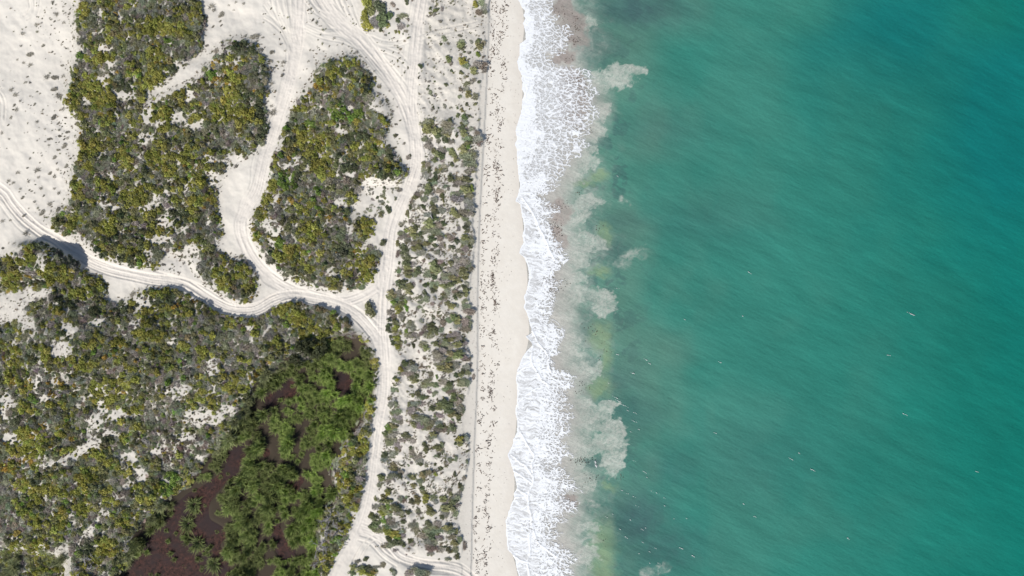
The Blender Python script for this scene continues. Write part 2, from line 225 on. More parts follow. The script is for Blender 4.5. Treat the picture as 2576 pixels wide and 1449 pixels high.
# ------------------------------------------------------------------ shrubs traced one by one: (x, y, rx, ry, class) in close-up zooms
# classes: G grey, B brownish, M dull green, D dark green, O bright olive, V vivid green
def Rz(u0, v0, lst):
    return [(u0 + a / 7.986, v0 + b / 7.986, c / 7.986, d / 7.986, k) for (a, b, c, d, k) in lst]
SHRUBS = [(920,8,13,18,'O'),(918,40,12,18,'O'),(925,62,14,13,'O'),(940,15,16,16,'G'),(955,20,16,18,'D'),(962,50,16,18,'D'),(945,55,14,13,'G'),(978,40,10,12,'D'),(972,62,8,8,'O'),(950,-15,25,18,'D'),(930,25,13,14,'M')]
SHRUBS += Rz(945.6, 0, [(330,90,60,60,'G'),(420,180,35,35,'B'),(620,30,50,70,'D'),(730,10,50,35,'B'),(510,310,110,70,'G'),(440,400,60,60,'D'),(490,530,70,80,'G'),(400,630,50,40,'M'),(460,640,30,40,'O'),(650,390,40,35,'B'),(630,520,50,35,'G'),(600,620,50,30,'G'),(260,660,22,22,'D'),(355,750,25,22,'B'),(90,590,50,50,'D'),(545,670,20,25,'D'),(1090,160,40,40,'D'),(1090,260,45,35,'M'),(1190,200,80,50,'M'),(1230,70,35,35,'G'),(1320,170,35,50,'G'),(1140,20,40,30,'G'),(960,450,25,25,'G'),(1360,770,65,65,'G'),(1310,880,45,30,'D'),(1430,870,30,40,'G'),(1700,830,90,60,'G'),(1700,890,80,70,'M'),(1720,970,70,50,'D'),(1910,830,50,40,'G'),(2060,820,60,60,'M'),(2070,920,90,80,'M'),(2150,860,60,60,'G'),(1780,1040,35,30,'D'),(1890,1055,35,30,'D'),(1700,1090,40,30,'G'),(2050,1080,60,60,'V'),(1450,1180,70,70,'M'),(1480,1250,60,60,'G'),(1740,1230,110,90,'O'),(1780,1320,80,70,'G'),(2000,1280,110,80,'G'),(2130,1300,100,80,'B'),(1960,1400,90,70,'M'),(2150,1390,80,60,'B'),(890,1325,55,55,'D'),(435,1210,22,28,'M'),(1520,1410,35,35,'D'),(1710,1430,40,30,'D'),(1160,1190,45,30,'G'),(1690,710,60,30,'B'),(2000,60,60,70,'O'),(2100,40,80,60,'G'),(2020,130,50,30,'V'),(2160,120,70,60,'G'),(2070,230,80,60,'B'),(2170,230,60,60,'G')])
SHRUBS += Rz(945.6, 181.4, [(1720,10,60,30,'M'),(1960,20,60,35,'M'),(1560,10,35,20,'M'),(1355,40,25,25,'G'),(855,105,20,30,'D'),(865,15,18,18,'G'),(1830,80,40,25,'M'),(1810,220,70,60,'G'),(1900,190,60,50,'G'),(1960,150,60,40,'G'),(2070,190,50,35,'D'),(1780,330,70,60,'G'),(1680,340,60,40,'B'),(1850,430,75,80,'M'),(1690,480,45,50,'G'),(1990,480,60,70,'G'),(2000,640,50,40,'M'),(1820,640,42,42,'D'),(1725,755,50,48,'M'),(1370,670,42,55,'G'),(1500,710,38,38,'G'),(1150,710,35,42,'D'),(1250,710,25,22,'D'),(1640,710,25,35,'D'),(1395,555,28,25,'G'),(1080,600,30,30,'G'),(1400,250,45,40,'D'),(1300,330,45,30,'G'),(1180,180,30,22,'D'),(1055,270,22,30,'D'),(1030,335,25,35,'G'),(1080,390,50,60,'G'),(1130,460,25,20,'D'),(1180,470,35,30,'G'),(860,425,28,22,'G'),(1640,860,45,60,'M'),(1780,890,70,60,'D'),(1870,870,50,25,'D'),(1770,1000,80,60,'G'),(1500,935,45,35,'D'),(1410,1040,100,65,'G'),(1430,1060,50,35,'M'),(1000,1010,100,90,'G'),(1010,1110,90,100,'M'),(1120,1000,60,60,'M'),(1190,1190,100,90,'M'),(1240,1250,70,60,'D'),(1420,1160,100,70,'G'),(1420,1250,80,60,'M'),(1400,1360,60,60,'D'),(1720,1130,90,70,'D'),(1760,1220,80,70,'M'),(1900,1150,70,50,'G'),(1620,1250,25,45,'D'),(970,1335,55,60,'G'),(1100,1340,50,50,'G'),(1250,1370,40,50,'G'),(1050,1400,40,50,'G'),(1800,1350,80,60,'G'),(1980,1340,120,80,'G'),(2010,1230,60,60,'B'),(2070,1400,70,60,'B'),(1830,1420,70,40,'M'),(60,290,45,45,'G'),(390,1265,38,38,'D'),(560,1430,40,25,'G'),(1520,1400,60,50,'G')])
SHRUBS += Rz(945.6, 362.9, [(1060,40,90,60,'G'),(1150,120,60,50,'M'),(1330,110,90,70,'B'),(1210,190,70,60,'M'),(1300,230,80,70,'D'),(1180,310,60,50,'M'),(1340,320,50,50,'G'),(1540,150,80,80,'M'),(1600,290,65,65,'M'),(1530,400,50,40,'D'),(1740,90,100,80,'M'),(1850,40,60,50,'V'),(1820,240,120,90,'G'),(1940,200,100,80,'G'),(1780,380,110,70,'G'),(1920,380,90,80,'G'),(1870,410,40,35,'V'),(1880,510,120,60,'G'),(1330,460,80,60,'G'),(1350,530,50,50,'B'),(960,400,50,60,'M'),(1040,400,50,50,'G'),(980,500,80,70,'G'),(1000,610,80,80,'G'),(1070,500,40,60,'D'),(1190,600,50,70,'D'),(1240,530,40,50,'G'),(1160,700,60,60,'D'),(1070,720,40,30,'D'),(1130,780,80,60,'G'),(1060,860,80,80,'M'),(1030,950,70,60,'D'),(1140,880,40,40,'B'),(1500,690,90,60,'D'),(1650,700,110,60,'G'),(1800,700,110,60,'D'),(1600,770,110,50,'G'),(1750,800,110,80,'G'),(1780,900,100,80,'M'),(1920,880,60,70,'V'),(1380,850,70,45,'G'),(1560,830,60,30,'B'),(1280,940,80,40,'G'),(1340,1030,50,60,'D'),(1350,1130,25,50,'M'),(1540,1010,120,60,'G'),(1600,1090,130,60,'G'),(1680,960,60,50,'G'),(1860,1020,90,60,'G'),(1850,1150,110,60,'G'),(1870,1280,100,70,'G'),(850,1010,80,50,'B'),(780,1060,60,50,'M'),(730,1150,45,70,'B'),(690,1270,45,60,'D'),(640,1380,50,60,'M'),(770,1240,40,40,'G'),(960,1100,60,60,'G'),(1160,1120,65,60,'G'),(1130,1180,50,50,'M'),(945,1250,60,40,'D'),(1160,1280,70,60,'D'),(1190,1360,80,50,'D'),(1300,1320,80,60,'G'),(1040,1420,80,40,'G'),(1560,1350,90,80,'M'),(1700,1370,120,80,'G'),(1650,1430,100,50,'M'),(1850,1390,90,60,'G'),(1470,1310,50,40,'G'),(650,260,45,40,'G'),(685,220,25,30,'D'),(470,920,50,40,'G'),(170,865,30,30,'D'),(480,325,30,30,'M'),(160,950,30,25,'G'),(150,1030,60,50,'G'),(30,1070,30,35,'D'),(240,1310,60,80,'D'),(100,1150,60,40,'G'),(90,1400,60,50,'M')])
SHRUBS += Rz(945.6, 544.3, [(530,150,60,60,'G'),(590,100,40,40,'G'),(700,100,50,50,'G'),(610,280,45,40,'V'),(720,270,90,60,'M'),(800,220,60,50,'D'),(510,350,70,50,'G'),(650,400,70,50,'B'),(760,390,90,60,'M'),(890,340,60,50,'D'),(530,420,60,50,'G'),(620,500,60,50,'G'),(430,540,45,60,'M'),(1070,130,120,90,'M'),(1140,40,90,60,'D'),(980,230,100,60,'G'),(1100,240,120,80,'G'),(1250,170,80,60,'G'),(1350,150,60,50,'D'),(1000,310,90,50,'G'),(1180,330,120,60,'G'),(1110,450,90,60,'D'),(1260,430,80,60,'B'),(900,480,90,50,'G'),(800,540,90,50,'G'),(1000,540,80,50,'M'),(870,610,80,50,'M'),(780,650,80,50,'M'),(1190,580,50,40,'D'),(1330,570,60,60,'G'),(1450,390,60,50,'B'),(1530,450,70,60,'B'),(1610,500,50,60,'D'),(1540,620,45,45,'D'),(1480,590,30,40,'G'),(1790,60,60,60,'G'),(1830,150,60,60,'G'),(1800,240,60,60,'D'),(1660,240,35,50,'G'),(1780,420,90,60,'M'),(1770,500,90,60,'G'),(1900,480,70,80,'B'),(1880,600,60,50,'D'),(1780,640,70,60,'G'),(1690,690,70,40,'G'),(1210,720,60,50,'G'),(1380,770,30,25,'G'),(890,720,100,50,'G'),(850,770,60,40,'G'),(1050,820,50,50,'G'),(970,890,40,40,'B'),(560,610,80,60,'D'),(570,700,100,60,'D'),(440,770,40,70,'B'),(620,810,90,70,'D'),(610,910,90,70,'D'),(620,1000,90,60,'M'),(700,960,60,60,'G'),(620,1110,90,60,'D'),(730,1110,60,60,'G'),(840,1090,70,80,'D'),(780,1180,90,50,'G'),(650,1210,60,40,'M'),(460,930,22,35,'D'),(455,1100,40,40,'G'),(1140,970,90,80,'M'),(1250,930,80,70,'G'),(1180,1080,100,80,'M'),(1270,1040,60,60,'G'),(1360,960,50,40,'D'),(1020,1140,80,80,'G'),(1150,1210,70,60,'D'),(1590,870,60,60,'G'),(1490,940,50,60,'M'),(1650,1000,120,70,'G'),(1780,900,110,80,'G'),(1560,1090,120,60,'G'),(1750,1120,120,80,'M'),(1900,1060,50,70,'B'),(1850,960,60,80,'G'),(1400,1190,100,50,'G'),(1520,1230,110,50,'M'),(1640,1290,100,60,'M'),(1390,1310,120,60,'G'),(1350,1400,90,50,'M'),(1500,1380,120,60,'D'),(1780,1240,80,40,'M'),(1800,1350,60,50,'G'),(1760,1420,60,40,'D'),(1160,1370,100,60,'G'),(990,1390,60,50,'D'),(1040,1340,25,25,'V'),(470,1350,90,60,'D'),(560,1320,80,50,'D'),(540,1410,100,50,'D'),(700,1390,60,60,'M'),(885,1300,30,30,'B'),(130,520,60,70,'D')])
SHRUBS += Rz(945.6, 725.8, [(300,90,80,70,'M'),(280,170,70,60,'M'),(480,110,90,70,'G'),(520,170,60,60,'D'),(430,200,70,50,'G'),(340,290,60,50,'V'),(500,310,80,60,'M'),(600,260,40,50,'V'),(640,180,60,50,'G'),(640,40,80,60,'M'),(420,380,70,50,'O'),(480,390,60,60,'M'),(440,470,60,40,'O'),(610,400,50,60,'V'),(520,540,70,50,'G'),(280,470,70,70,'B'),(330,560,80,60,'B'),(370,630,60,50,'D'),(260,630,50,40,'D'),(250,740,60,50,'D'),(250,820,60,60,'D'),(390,690,70,50,'M'),(390,780,60,60,'O'),(400,870,80,50,'M'),(450,910,80,60,'G'),(420,1000,80,50,'O'),(290,990,35,50,'D'),(340,1090,50,50,'D'),(460,1080,60,50,'M'),(420,1170,60,50,'O'),(580,1060,25,50,'G'),(1150,40,80,50,'D'),(980,80,50,50,'D'),(890,180,45,40,'G'),(1020,210,60,60,'G'),(920,270,70,50,'G'),(1170,195,35,40,'G'),(860,380,60,50,'G'),(935,450,40,40,'G'),(1130,310,40,35,'G'),(1160,590,40,35,'G'),(1290,565,30,30,'G'),(1410,510,55,30,'G'),(890,650,45,50,'G'),(700,730,100,70,'G'),(740,790,60,60,'G'),(610,850,40,45,'V'),(1110,780,110,80,'D'),(1130,720,60,50,'D'),(1190,850,60,70,'D'),(970,800,70,60,'B'),(920,900,60,50,'B'),(1060,950,110,60,'G'),(740,940,80,60,'G'),(850,970,50,50,'G'),(620,920,60,60,'G'),(1300,830,50,50,'G'),(1350,690,60,60,'B'),(1460,640,70,50,'G'),(1430,60,70,60,'G'),(1400,150,70,60,'G'),(1310,195,40,45,'G'),(1440,290,70,40,'M'),(1530,370,70,70,'M'),(1570,60,60,40,'G'),(1660,130,90,60,'D'),(1580,170,50,40,'D'),(1810,70,60,80,'M'),(1830,20,60,40,'M'),(1770,260,60,50,'G'),(1800,370,90,60,'G'),(1830,450,120,60,'G'),(1900,490,70,60,'B'),(1560,580,90,60,'M'),(1640,640,80,80,'M'),(1630,740,90,70,'G'),(1770,690,90,90,'G'),(1830,600,60,60,'G'),(1760,830,100,70,'G'),(1850,780,60,80,'G'),(1560,930,90,60,'G'),(1440,960,70,40,'G'),(1500,1030,80,40,'M'),(1380,1040,50,40,'M'),(1650,1010,60,50,'G'),(1750,1030,50,50,'D'),(1650,1130,100,60,'M'),(1780,1110,50,50,'G'),(960,1130,90,60,'G'),(1000,1200,80,60,'M'),(920,1120,50,40,'M'),(1200,1110,70,50,'M'),(1330,1130,100,60,'G'),(1440,1190,90,60,'G'),(1290,1260,90,60,'G'),(1220,1340,90,70,'G'),(1260,1420,110,50,'G'),(1500,1330,100,60,'M'),(1620,1350,120,70,'M'),(1700,1290,90,60,'D'),(1450,1420,100,50,'D'),(1730,1390,80,50,'B'),(1800,1430,100,40,'B'),(750,1150,40,50,'D'),(870,1270,30,30,'G'),(975,1365,28,28,'G')])
SHRUBS += Rz(945.6, 907.2, [(560,60,80,60,'D'),(640,60,80,50,'G'),(710,70,70,70,'D'),(500,170,60,50,'O'),(620,170,90,60,'G'),(760,170,70,60,'G'),(680,260,80,50,'G'),(500,270,60,50,'G'),(720,350,70,50,'M'),(760,400,90,60,'M'),(800,310,50,50,'D'),(420,390,40,40,'O'),(370,360,35,35,'D'),(375,560,60,70,'G'),(330,620,30,40,'G'),(280,760,40,60,'G'),(310,880,60,60,'G'),(380,880,50,50,'G'),(400,1040,90,60,'G'),(440,1120,90,70,'G'),(400,1190,70,60,'G'),(480,1220,60,60,'G'),(330,1320,80,60,'M'),(250,1340,60,60,'V'),(380,1390,80,50,'G'),(230,1420,70,30,'D'),(1290,80,110,70,'G'),(1430,110,110,70,'M'),(1300,150,90,60,'M'),(1440,190,100,60,'M'),(1560,60,100,60,'G'),(1580,140,80,50,'G'),(1780,130,80,70,'G'),(1880,100,40,40,'G'),(1610,290,50,50,'D'),(1690,290,60,50,'M'),(1810,250,80,50,'G'),(1960,330,35,50,'G'),(1220,330,25,45,'V'),(1130,270,70,40,'G'),(1060,400,80,50,'G'),(960,500,90,60,'G'),(1090,490,90,50,'G'),(1200,480,80,60,'D'),(1330,430,80,60,'G'),(1450,470,90,60,'D'),(1420,560,90,60,'G'),(1500,620,80,60,'B'),(1700,460,80,60,'G'),(1810,460,80,60,'G'),(1740,390,50,50,'G'),(1540,680,60,50,'M'),(1180,660,50,50,'G'),(1070,620,50,40,'G'),(850,660,60,60,'D'),(890,740,80,60,'G'),(940,740,90,50,'D'),(800,850,100,60,'G'),(920,870,90,60,'G'),(740,900,80,60,'G'),(690,1010,90,60,'G'),(740,700,40,40,'M'),(1360,850,110,70,'D'),(1460,900,90,70,'D'),(1290,890,80,50,'M'),(1250,960,90,40,'M'),(1600,830,90,80,'G'),(1550,770,80,60,'D'),(1700,760,60,60,'G'),(1130,970,60,50,'D'),(1460,1010,100,60,'D'),(1520,1080,110,60,'M'),(1620,1000,80,70,'G'),(1640,1120,70,50,'M'),(1740,980,50,70,'G'),(1250,1110,110,40,'G'),(780,1130,80,50,'M'),(820,1200,100,50,'G'),(940,1190,110,70,'G'),(1050,1250,90,60,'G'),(760,1300,90,60,'M'),(870,1320,90,60,'G'),(990,1340,80,70,'G'),(1230,1250,90,50,'G'),(1280,1330,100,50,'D'),(1180,1390,100,50,'B'),(1330,1390,80,50,'B'),(1530,1250,60,70,'G'),(1540,1350,70,70,'D'),(1450,1390,50,50,'G'),(700,530,40,30,'G'),(1650,1190,50,30,'D')])
SHRUBS += Rz(894.4, 1088.7, [(750,40,130,80,'G'),(720,130,120,80,'G'),(680,210,70,50,'G'),(600,20,60,40,'M'),(1020,60,90,60,'D'),(980,140,100,60,'G'),(1120,160,80,60,'G'),(860,260,70,60,'G'),(830,310,50,40,'M'),(1100,310,40,40,'D'),(1130,380,70,70,'G'),(1140,450,60,40,'G'),(1400,270,50,60,'D'),(1410,340,55,40,'M'),(1620,300,70,60,'M'),(1700,260,70,60,'G'),(1680,340,50,40,'M'),(1740,390,40,40,'G'),(1550,40,90,50,'M'),(1540,100,70,40,'G'),(2090,130,80,60,'O'),(2100,200,80,70,'M'),(2000,220,30,30,'D'),(1660,460,35,40,'D'),(1690,490,30,25,'G'),(1580,480,50,30,'G'),(1250,510,80,60,'G'),(1260,580,70,60,'G'),(1310,620,50,40,'D'),(1300,430,30,30,'G'),(700,430,110,60,'G'),(570,450,60,60,'D'),(800,400,60,50,'G'),(560,540,60,50,'G'),(720,490,70,40,'G'),(770,640,60,50,'M'),(770,720,70,60,'M'),(1900,560,55,40,'G'),(2015,530,30,50,'G'),(1790,600,28,35,'G'),(1720,720,50,40,'D'),(1990,830,35,55,'D'),(1600,840,45,40,'O'),(1050,660,30,25,'G'),(1120,610,25,30,'G'),(1590,640,35,30,'D'),(1410,660,30,40,'G'),(500,920,80,60,'M'),(490,880,60,30,'D'),(720,880,80,60,'G'),(690,970,80,40,'G'),(880,880,60,50,'D'),(900,810,50,50,'G'),(1080,880,50,50,'D'),(1170,910,60,60,'M'),(1340,870,70,70,'M'),(1390,820,60,50,'D'),(1460,810,50,60,'G'),(1330,960,90,60,'G'),(1280,1020,50,60,'G'),(1150,1060,60,50,'M'),(965,1040,35,35,'G'),(1050,1020,25,28,'D'),(490,1060,60,40,'G'),(640,1160,60,50,'M'),(640,1230,55,40,'O'),(1350,1120,60,50,'D'),(1370,1190,60,50,'M'),(1400,1300,80,60,'O'),(1390,1370,60,50,'O'),(1230,1330,70,60,'M'),(1130,1390,60,50,'D'),(560,1310,70,60,'M'),(620,1390,110,50,'M'),(1250,1400,70,50,'M'),(960,1360,60,60,'B'),(870,1330,60,50,'G'),(1570,1330,60,60,'G'),(1610,1390,50,40,'G'),(1760,1340,90,60,'M'),(1840,1380,90,50,'G'),(1870,1170,50,60,'G'),(1900,1230,50,40,'M'),(2120,1120,50,60,'G'),(2090,1060,40,50,'D'),(2050,1240,60,60,'G'),(2020,1330,90,60,'G'),(1960,1400,90,50,'D'),(2170,920,40,60,'G'),(2220,110,50,60,'G'),(400,1330,30,50,'M'),(440,1360,30,40,'G'),(1560,1100,20,40,'G'),(2230,590,30,40,'G')])
SHRUBS += Rz(856.1, 1267.6, [(690,80,60,60,'G'),(620,240,50,70,'M'),(680,320,90,80,'D'),(700,430,110,80,'D'),(640,500,60,60,'M'),(760,560,90,60,'G'),(850,80,90,60,'M'),(900,150,100,70,'M'),(830,200,80,60,'O'),(960,60,60,60,'V'),(1050,80,60,60,'M'),(1150,110,90,60,'D'),(1200,190,80,50,'G'),(1120,180,60,50,'G'),(870,330,50,70,'V'),(1000,360,110,70,'G'),(1050,450,110,60,'G'),(940,470,80,60,'D'),(960,580,100,60,'O'),(1080,620,120,70,'O'),(1130,670,80,50,'V'),(900,560,60,50,'O'),(960,720,70,50,'D'),(1080,800,110,60,'D'),(1200,770,60,70,'D'),(900,850,70,60,'G'),(990,850,60,60,'G'),(1240,640,60,40,'G'),(1230,560,50,50,'G'),(1370,180,60,40,'D'),(1260,370,50,40,'D'),(1470,430,90,70,'G'),(1500,530,80,60,'G'),(1580,150,60,50,'G'),(1770,100,60,60,'M'),(1800,200,80,60,'M'),(1420,800,70,60,'G'),(1400,750,60,50,'D'),(1270,830,40,40,'D'),(1100,940,50,40,'G'),(1770,400,80,60,'D'),(1850,480,110,70,'G'),(1700,540,90,60,'G'),(1950,420,80,60,'G'),(1950,560,110,70,'G'),(1680,650,100,60,'G'),(1820,660,110,70,'D'),(1960,670,80,60,'G'),(1780,780,110,60,'G'),(1900,800,100,60,'G'),(1760,880,70,60,'G'),(1850,920,100,60,'B'),(1800,1010,60,40,'G'),(2000,930,80,60,'G'),(2080,880,60,30,'D'),(2120,100,110,70,'M'),(2230,80,90,70,'M'),(2090,200,90,70,'G'),(2040,260,60,50,'D'),(2300,200,60,60,'G'),(2340,40,60,50,'G'),(2130,480,100,60,'M'),(2200,570,80,60,'G'),(2330,560,50,60,'M'),(2210,690,90,50,'B'),(2290,790,90,60,'M'),(2380,730,50,60,'G'),(2480,850,60,80,'B'),(2180,930,60,60,'D'),(2300,930,60,60,'G'),(2350,1060,60,60,'D'),(2150,1120,60,40,'G'),(1315,1020,25,22,'B'),(1970,1125,20,20,'G'),(500,1110,50,50,'D'),(340,1170,60,40,'G'),(250,1300,90,60,'M'),(450,1290,100,60,'D'),(430,1380,110,60,'O'),(580,1310,90,60,'D'),(640,1380,90,60,'O'),(230,1400,80,60,'D'),(560,1430,110,40,'O'),(720,1280,80,40,'G'),(860,1240,50,50,'G'),(1050,1380,60,70,'G'),(1400,1400,90,60,'G'),(1500,1360,100,60,'G'),(1600,1400,100,70,'G'),(1700,1420,100,60,'G')])
ISLE = (930.5, 778, 13, 18)               # the lone shrub in the middle of the track junction
MARSH_TREES = Q(1,2,[(440,590,55,60),(505,620,50,70),(620,640,70,80),(570,560,40,35),(680,560,50,60),(400,720,80,60),(500,540,40,40)])

# wheel tracks: centre lines (u, v)
ROAD_A = [(-160,420),(-40,458),(8,482),(30,512),(58,542),(85,566),(110,585),(140,602),(175,627),(207,645),(237,662),(275,677),(325,690),(375,700),(425,707),(463,716),(488,730),(515,747),(550,767),(582,779),(620,782),(650,776),(690,754),(735,742),(790,750),(850,766),(895,790),(930,825),(953,860),(964,910),(966,960),(962,1010),(950,1080),(942,1140),(935,1200),(925,1260),(908,1320),(880,1375),(850,1430),(800,1560)]
ROAD_B = [(765,-160),(752,0),(750,90),(738,170),(722,228),(704,285),(688,335),(670,385),(658,435),(645,485),(622,520),(606,560),(612,602),(635,648),(668,688),(712,720),(765,742),(830,762),(885,785)]
ROAD_B2 = [(765,742),(820,754),(870,756),(915,742),(950,718),(966,680)]
ROAD_C = [(760,-160),(800,-20),(850,55),(905,102),(950,150),(985,200),(1015,252),(1035,305),(1046,355),(1046,410),(1032,462),(1006,520),(986,580),(976,650),(969,715),(964,770),(963,830),(966,880),(966,930)]
ROAD_D = [(1080,-160),(1062,0),(1050,80),(1043,160),(1036,225),(1036,290),(1044,350)]
ROAD_E = [(905,1330),(935,1342),(975,1368),(1010,1402),(1060,1420),(1120,1428),(1160,1440),(1200,1470)]
BANDS = [(ROAD_A,17),(ROAD_B,17),(ROAD_B2,16),(ROAD_C,18),(ROAD_D,14),(ROAD_E,16)]
# ------------------------------------------------------------------ land rasters
m_west, m_loop, m_south = raster(WEST), raster(LOOP), raster(SOUTH)
m_marsh = np.maximum(raster(MARSH), raster(MARSH_SW))
m_pool = np.zeros_like(m_west)
for p in POOLS:
    m_pool = np.maximum(m_pool, raster([(a[0], a[1]) for a in p]))
m_isle = ellipses([e[:4] for e in REED_ISLES], 0.1)
m_fore = raster(FOREDUNE)
m_gap = np.maximum(ellipses([g[:4] for g in SAND_GAPS]), raster(SOUTH_SAND))
m_road = np.zeros_like(m_west)
for line, hw in BANDS:
    c = catmull(line, 3.0)
    m_road = np.maximum(m_road, ellipses([(p[0], p[1], hw, hw) for p in c], 0.2))
b_dense = blur(np.maximum(np.maximum(m_west, m_loop), m_south), 16)
b_marsh = blur(m_marsh, 22)
b_pool = blur(m_pool, 5)
b_road = blur(m_road, 6)
b_fore = blur(m_fore, 10)
MOUNDS = [(95,650,70,45,1.3),(150,662,55,28,1.5),(840,200,90,70,0.6),(900,330,90,120,0.5),(620,180,70,90,0.9),(330,100,150,150,0.6),(760,600,110,110,0.5),(240,900,200,100,1.0),(500,830,150,45,0.25),(1090,480,60,60,0.5),(1150,420,40,80,0.5),(1130,900,50,70,0.5),(970,440,50,22,0.9),(1090,1440,60,20,0.8)]

def shore(v):
    return np.interp(v, FL_V, FL_U)
_sv = np.arange(-400, 1901, 4.0)
_su = np.interp(_sv, FL_V, FL_U)
_k = np.exp(-0.5 * (np.arange(-30, 31) / 9.0) ** 2); _k /= _k.sum()
_su = np.convolve(np.pad(_su, 30, mode='edge'), _k, 'valid')
def shore_smooth(v):
    return np.interp(v, _sv, _su)

def land_z(u, v):
    se = np.interp(v, SCARP_V, SCARP_U) + 2.5 * (fbm(u * 0 + 3.1, v / 9.0, 60, 3) - 0.5) * 2
    le = np.interp(v, LEDGE_V, LEDGE_U) + 0.8 * (fbm(u * 0 + 5.5, v / 14.0, 61, 3) - 0.5) * 2
    ws = shore_smooth(v)
    # beach from the water line up to the ledge, then to the foot of the scarp
    t = np.clip((ws + 2 - u) / np.maximum(ws - le, 1), 0, None)
    beach = 0.80 * np.minimum(t, 1)
    beach = np.where(u > ws + 2, -(u - ws - 2) * K * 0.07, beach)
    beach = np.maximum(beach, -4.0)
    up = 1 - sstep(le - 0.6, le + 0.6, u)
    beach = beach + 0.20 * up + 0.012 * np.clip(le - u, 0, 40)
    # dunes
    n1 = fbm(u / 170.0, v / 170.0, 70, 4) - 0.5
    n2 = fbm(u / 45.0, v / 45.0, 74, 4) - 0.5
    dens = samp(b_dense, u, v); mar = samp(b_marsh, u, v); rd = samp(b_road, u, v); fo = samp(b_fore, u, v)
    dune = 2.55 + 1.3 * n1 + 0.55 * n2 * (1 - 0.7 * rd) + 0.40 * sstep(0.25, 0.9, dens) - 0.10 * rd
    dune = dune + (0.9 * n2 + 0.25 * (fbm(u / 14.0, v / 14.0, 79, 2) - 0.5)) * fo * (1 - rd)
    for (a, b, c, d, h) in MOUNDS:
        dune = dune + h * np.exp(-1.2 * (((u - a) / c) ** 4 + ((v - b) / d) ** 4)) * (1 - 0.8 * rd)
    dune = dune * (1 - sstep(0.2, 0.85, mar)) + 1.25 * sstep(0.2, 0.85, mar)
    dune = dune - 0.45 * samp(b_pool, u, v)
    gent = sstep(36, 52, v) * (1 - sstep(84, 96, v))
    wid = 1.7 + 20 * gent
    s = sstep(se - wid, se + wid * 0.9, u)
    rim = np.exp(-np.clip(se - u, 0, 600) / 85.0)
    rimh = 1.27 + 0.40 * fbm(u * 0 + 1.7, v / 30.0, 64, 3) * sstep(150, 420, v)
    dune = dune * (1 - rim) + (rimh + 0.3 * n2) * rim
    z = dune * (1 - s) + beach * s
    z = z + (0.10 * (fbm(u / 5.0, v / 5.0, 95, 3) - 0.5)) * rd * (1 - s)
    return z + 0.02 * (fbm(u / 7.0, v / 7.0, 90, 2) - 0.5) * (u < ws)

# height with the wheel ruts pressed in, kept as a raster for speed
def uv_to_xy(u, v, z):
    f = (H - z) / H
    return (u - 1288.0) * K * f, (724.5 - v) * K * f
def xy_to_uv(x, y, z):
    f = H / (H - z)
    return 1288.0 + x * f / K, 724.5 - y * f / K

rut_rng = np.random.default_rng(5)
RUTS = []                                  # (points, half width px, depth m)
def vehicle(line, off=0.0, gauge=13.0, depth=0.05, wob=2.0, part=None):
    c = catmull(line, 3.0)
    if part:
        n = len(c); c = c[int(part[0] * n):int(part[1] * n)]
    if len(c) < 5:
        return
    t = np.gradient(c, axis=0); t /= np.linalg.norm(t, axis=1)[:, None] + 1e-9
    nrm = np.stack([-t[:, 1], t[:, 0]], 1)
    s = np.arange(len(c)) * 3.0
    w = wob * 2 * (fbm(s / 90.0, s * 0 + rut_rng.random() * 200, 33, 2) - 0.5)
    for g in (-0.5, 0.5):
        RUTS.append((c + nrm * (off + w + g * gauge)[:, None], 2.6, 1.7 * depth * rut_rng.uniform(0.7, 1.25)))
vehicle(ROAD_A, -12, depth=0.05, part=(0.25, 0.62), wob=9); vehicle(ROAD_B, 11, depth=0.045, part=(0.1, 0.95), wob=12); vehicle(ROAD_B, -9, depth=0.045, part=(0.0, 0.8), wob=12)
vehicle(ROAD_C, 12, depth=0.05, part=(0.1, 0.9), wob=12); vehicle(ROAD_C, -11, depth=0.045, part=(0.1, 0.8), wob=12); vehicle(ROAD_D, 0, depth=0.05, wob=12); vehicle(ROAD_E, -9, depth=0.06, wob=8); vehicle(ROAD_E, 10, depth=0.05, wob=10)
for off in (-5, 1, 7):
    vehicle(ROAD_A, off, depth=0.10, part=(0.0, 0.62), wob=3)
    vehicle(ROAD_B, off, depth=0.055, wob=4)
    vehicle(ROAD_C, off, depth=0.06, wob=4)
vehicle(ROAD_A, 0, depth=0.03, part=(0.6, 1.0), wob=2); vehicle(ROAD_A, 4, depth=0.025, part=(0.6, 1.0), wob=3)
vehicle(ROAD_A, -3, depth=0.06, part=(0.55, 0.78), wob=4); vehicle(ROAD_A, 6, depth=0.055, part=(0.55, 0.76), wob=5)
for off in (-4, 4):
    vehicle(ROAD_B2, off, depth=0.05, wob=4); vehicle(ROAD_D, off, depth=0.05, wob=2); vehicle(ROAD_E, off, depth=0.07, wob=4)
vehicle([(890,1420),(915,1375),(945,1352),(975,1372),(1005,1402),(1050,1418)], 0, depth=0.09)
vehicle([(905,1352),(935,1362),(965,1395),(1000,1420)], 0, depth=0.07)
for u0, d0 in ((688,0.05),(702,0.05),(716,0.05),(735,0.06),(745,0.06),(758,0.05)):      # the fan running down into the west arm
    vehicle([(u0 + rut_rng.uniform(-20, 20), -120),(u0, 0),(u0 * 0.5 + 371, 70),(744 + rut_rng.uniform(-5, 5), 130),(735, 185)], 0, depth=d0)
for u0, d0 in ((770,0.05),(788,0.06),(805,0.06),(820,0.07),(835,0.07),(848,0.06),(862,0.05),(875,0.05)):   # the fan swinging past the top thicket
    vehicle([(u0 - 45, -120),(u0, 0),(u0 + (918 - u0) * 0.42, 52 + rut_rng.uniform(-4, 4)),(918 + rut_rng.uniform(-5, 5), 102),(955, 150),(988, 205)], 0, depth=d0)
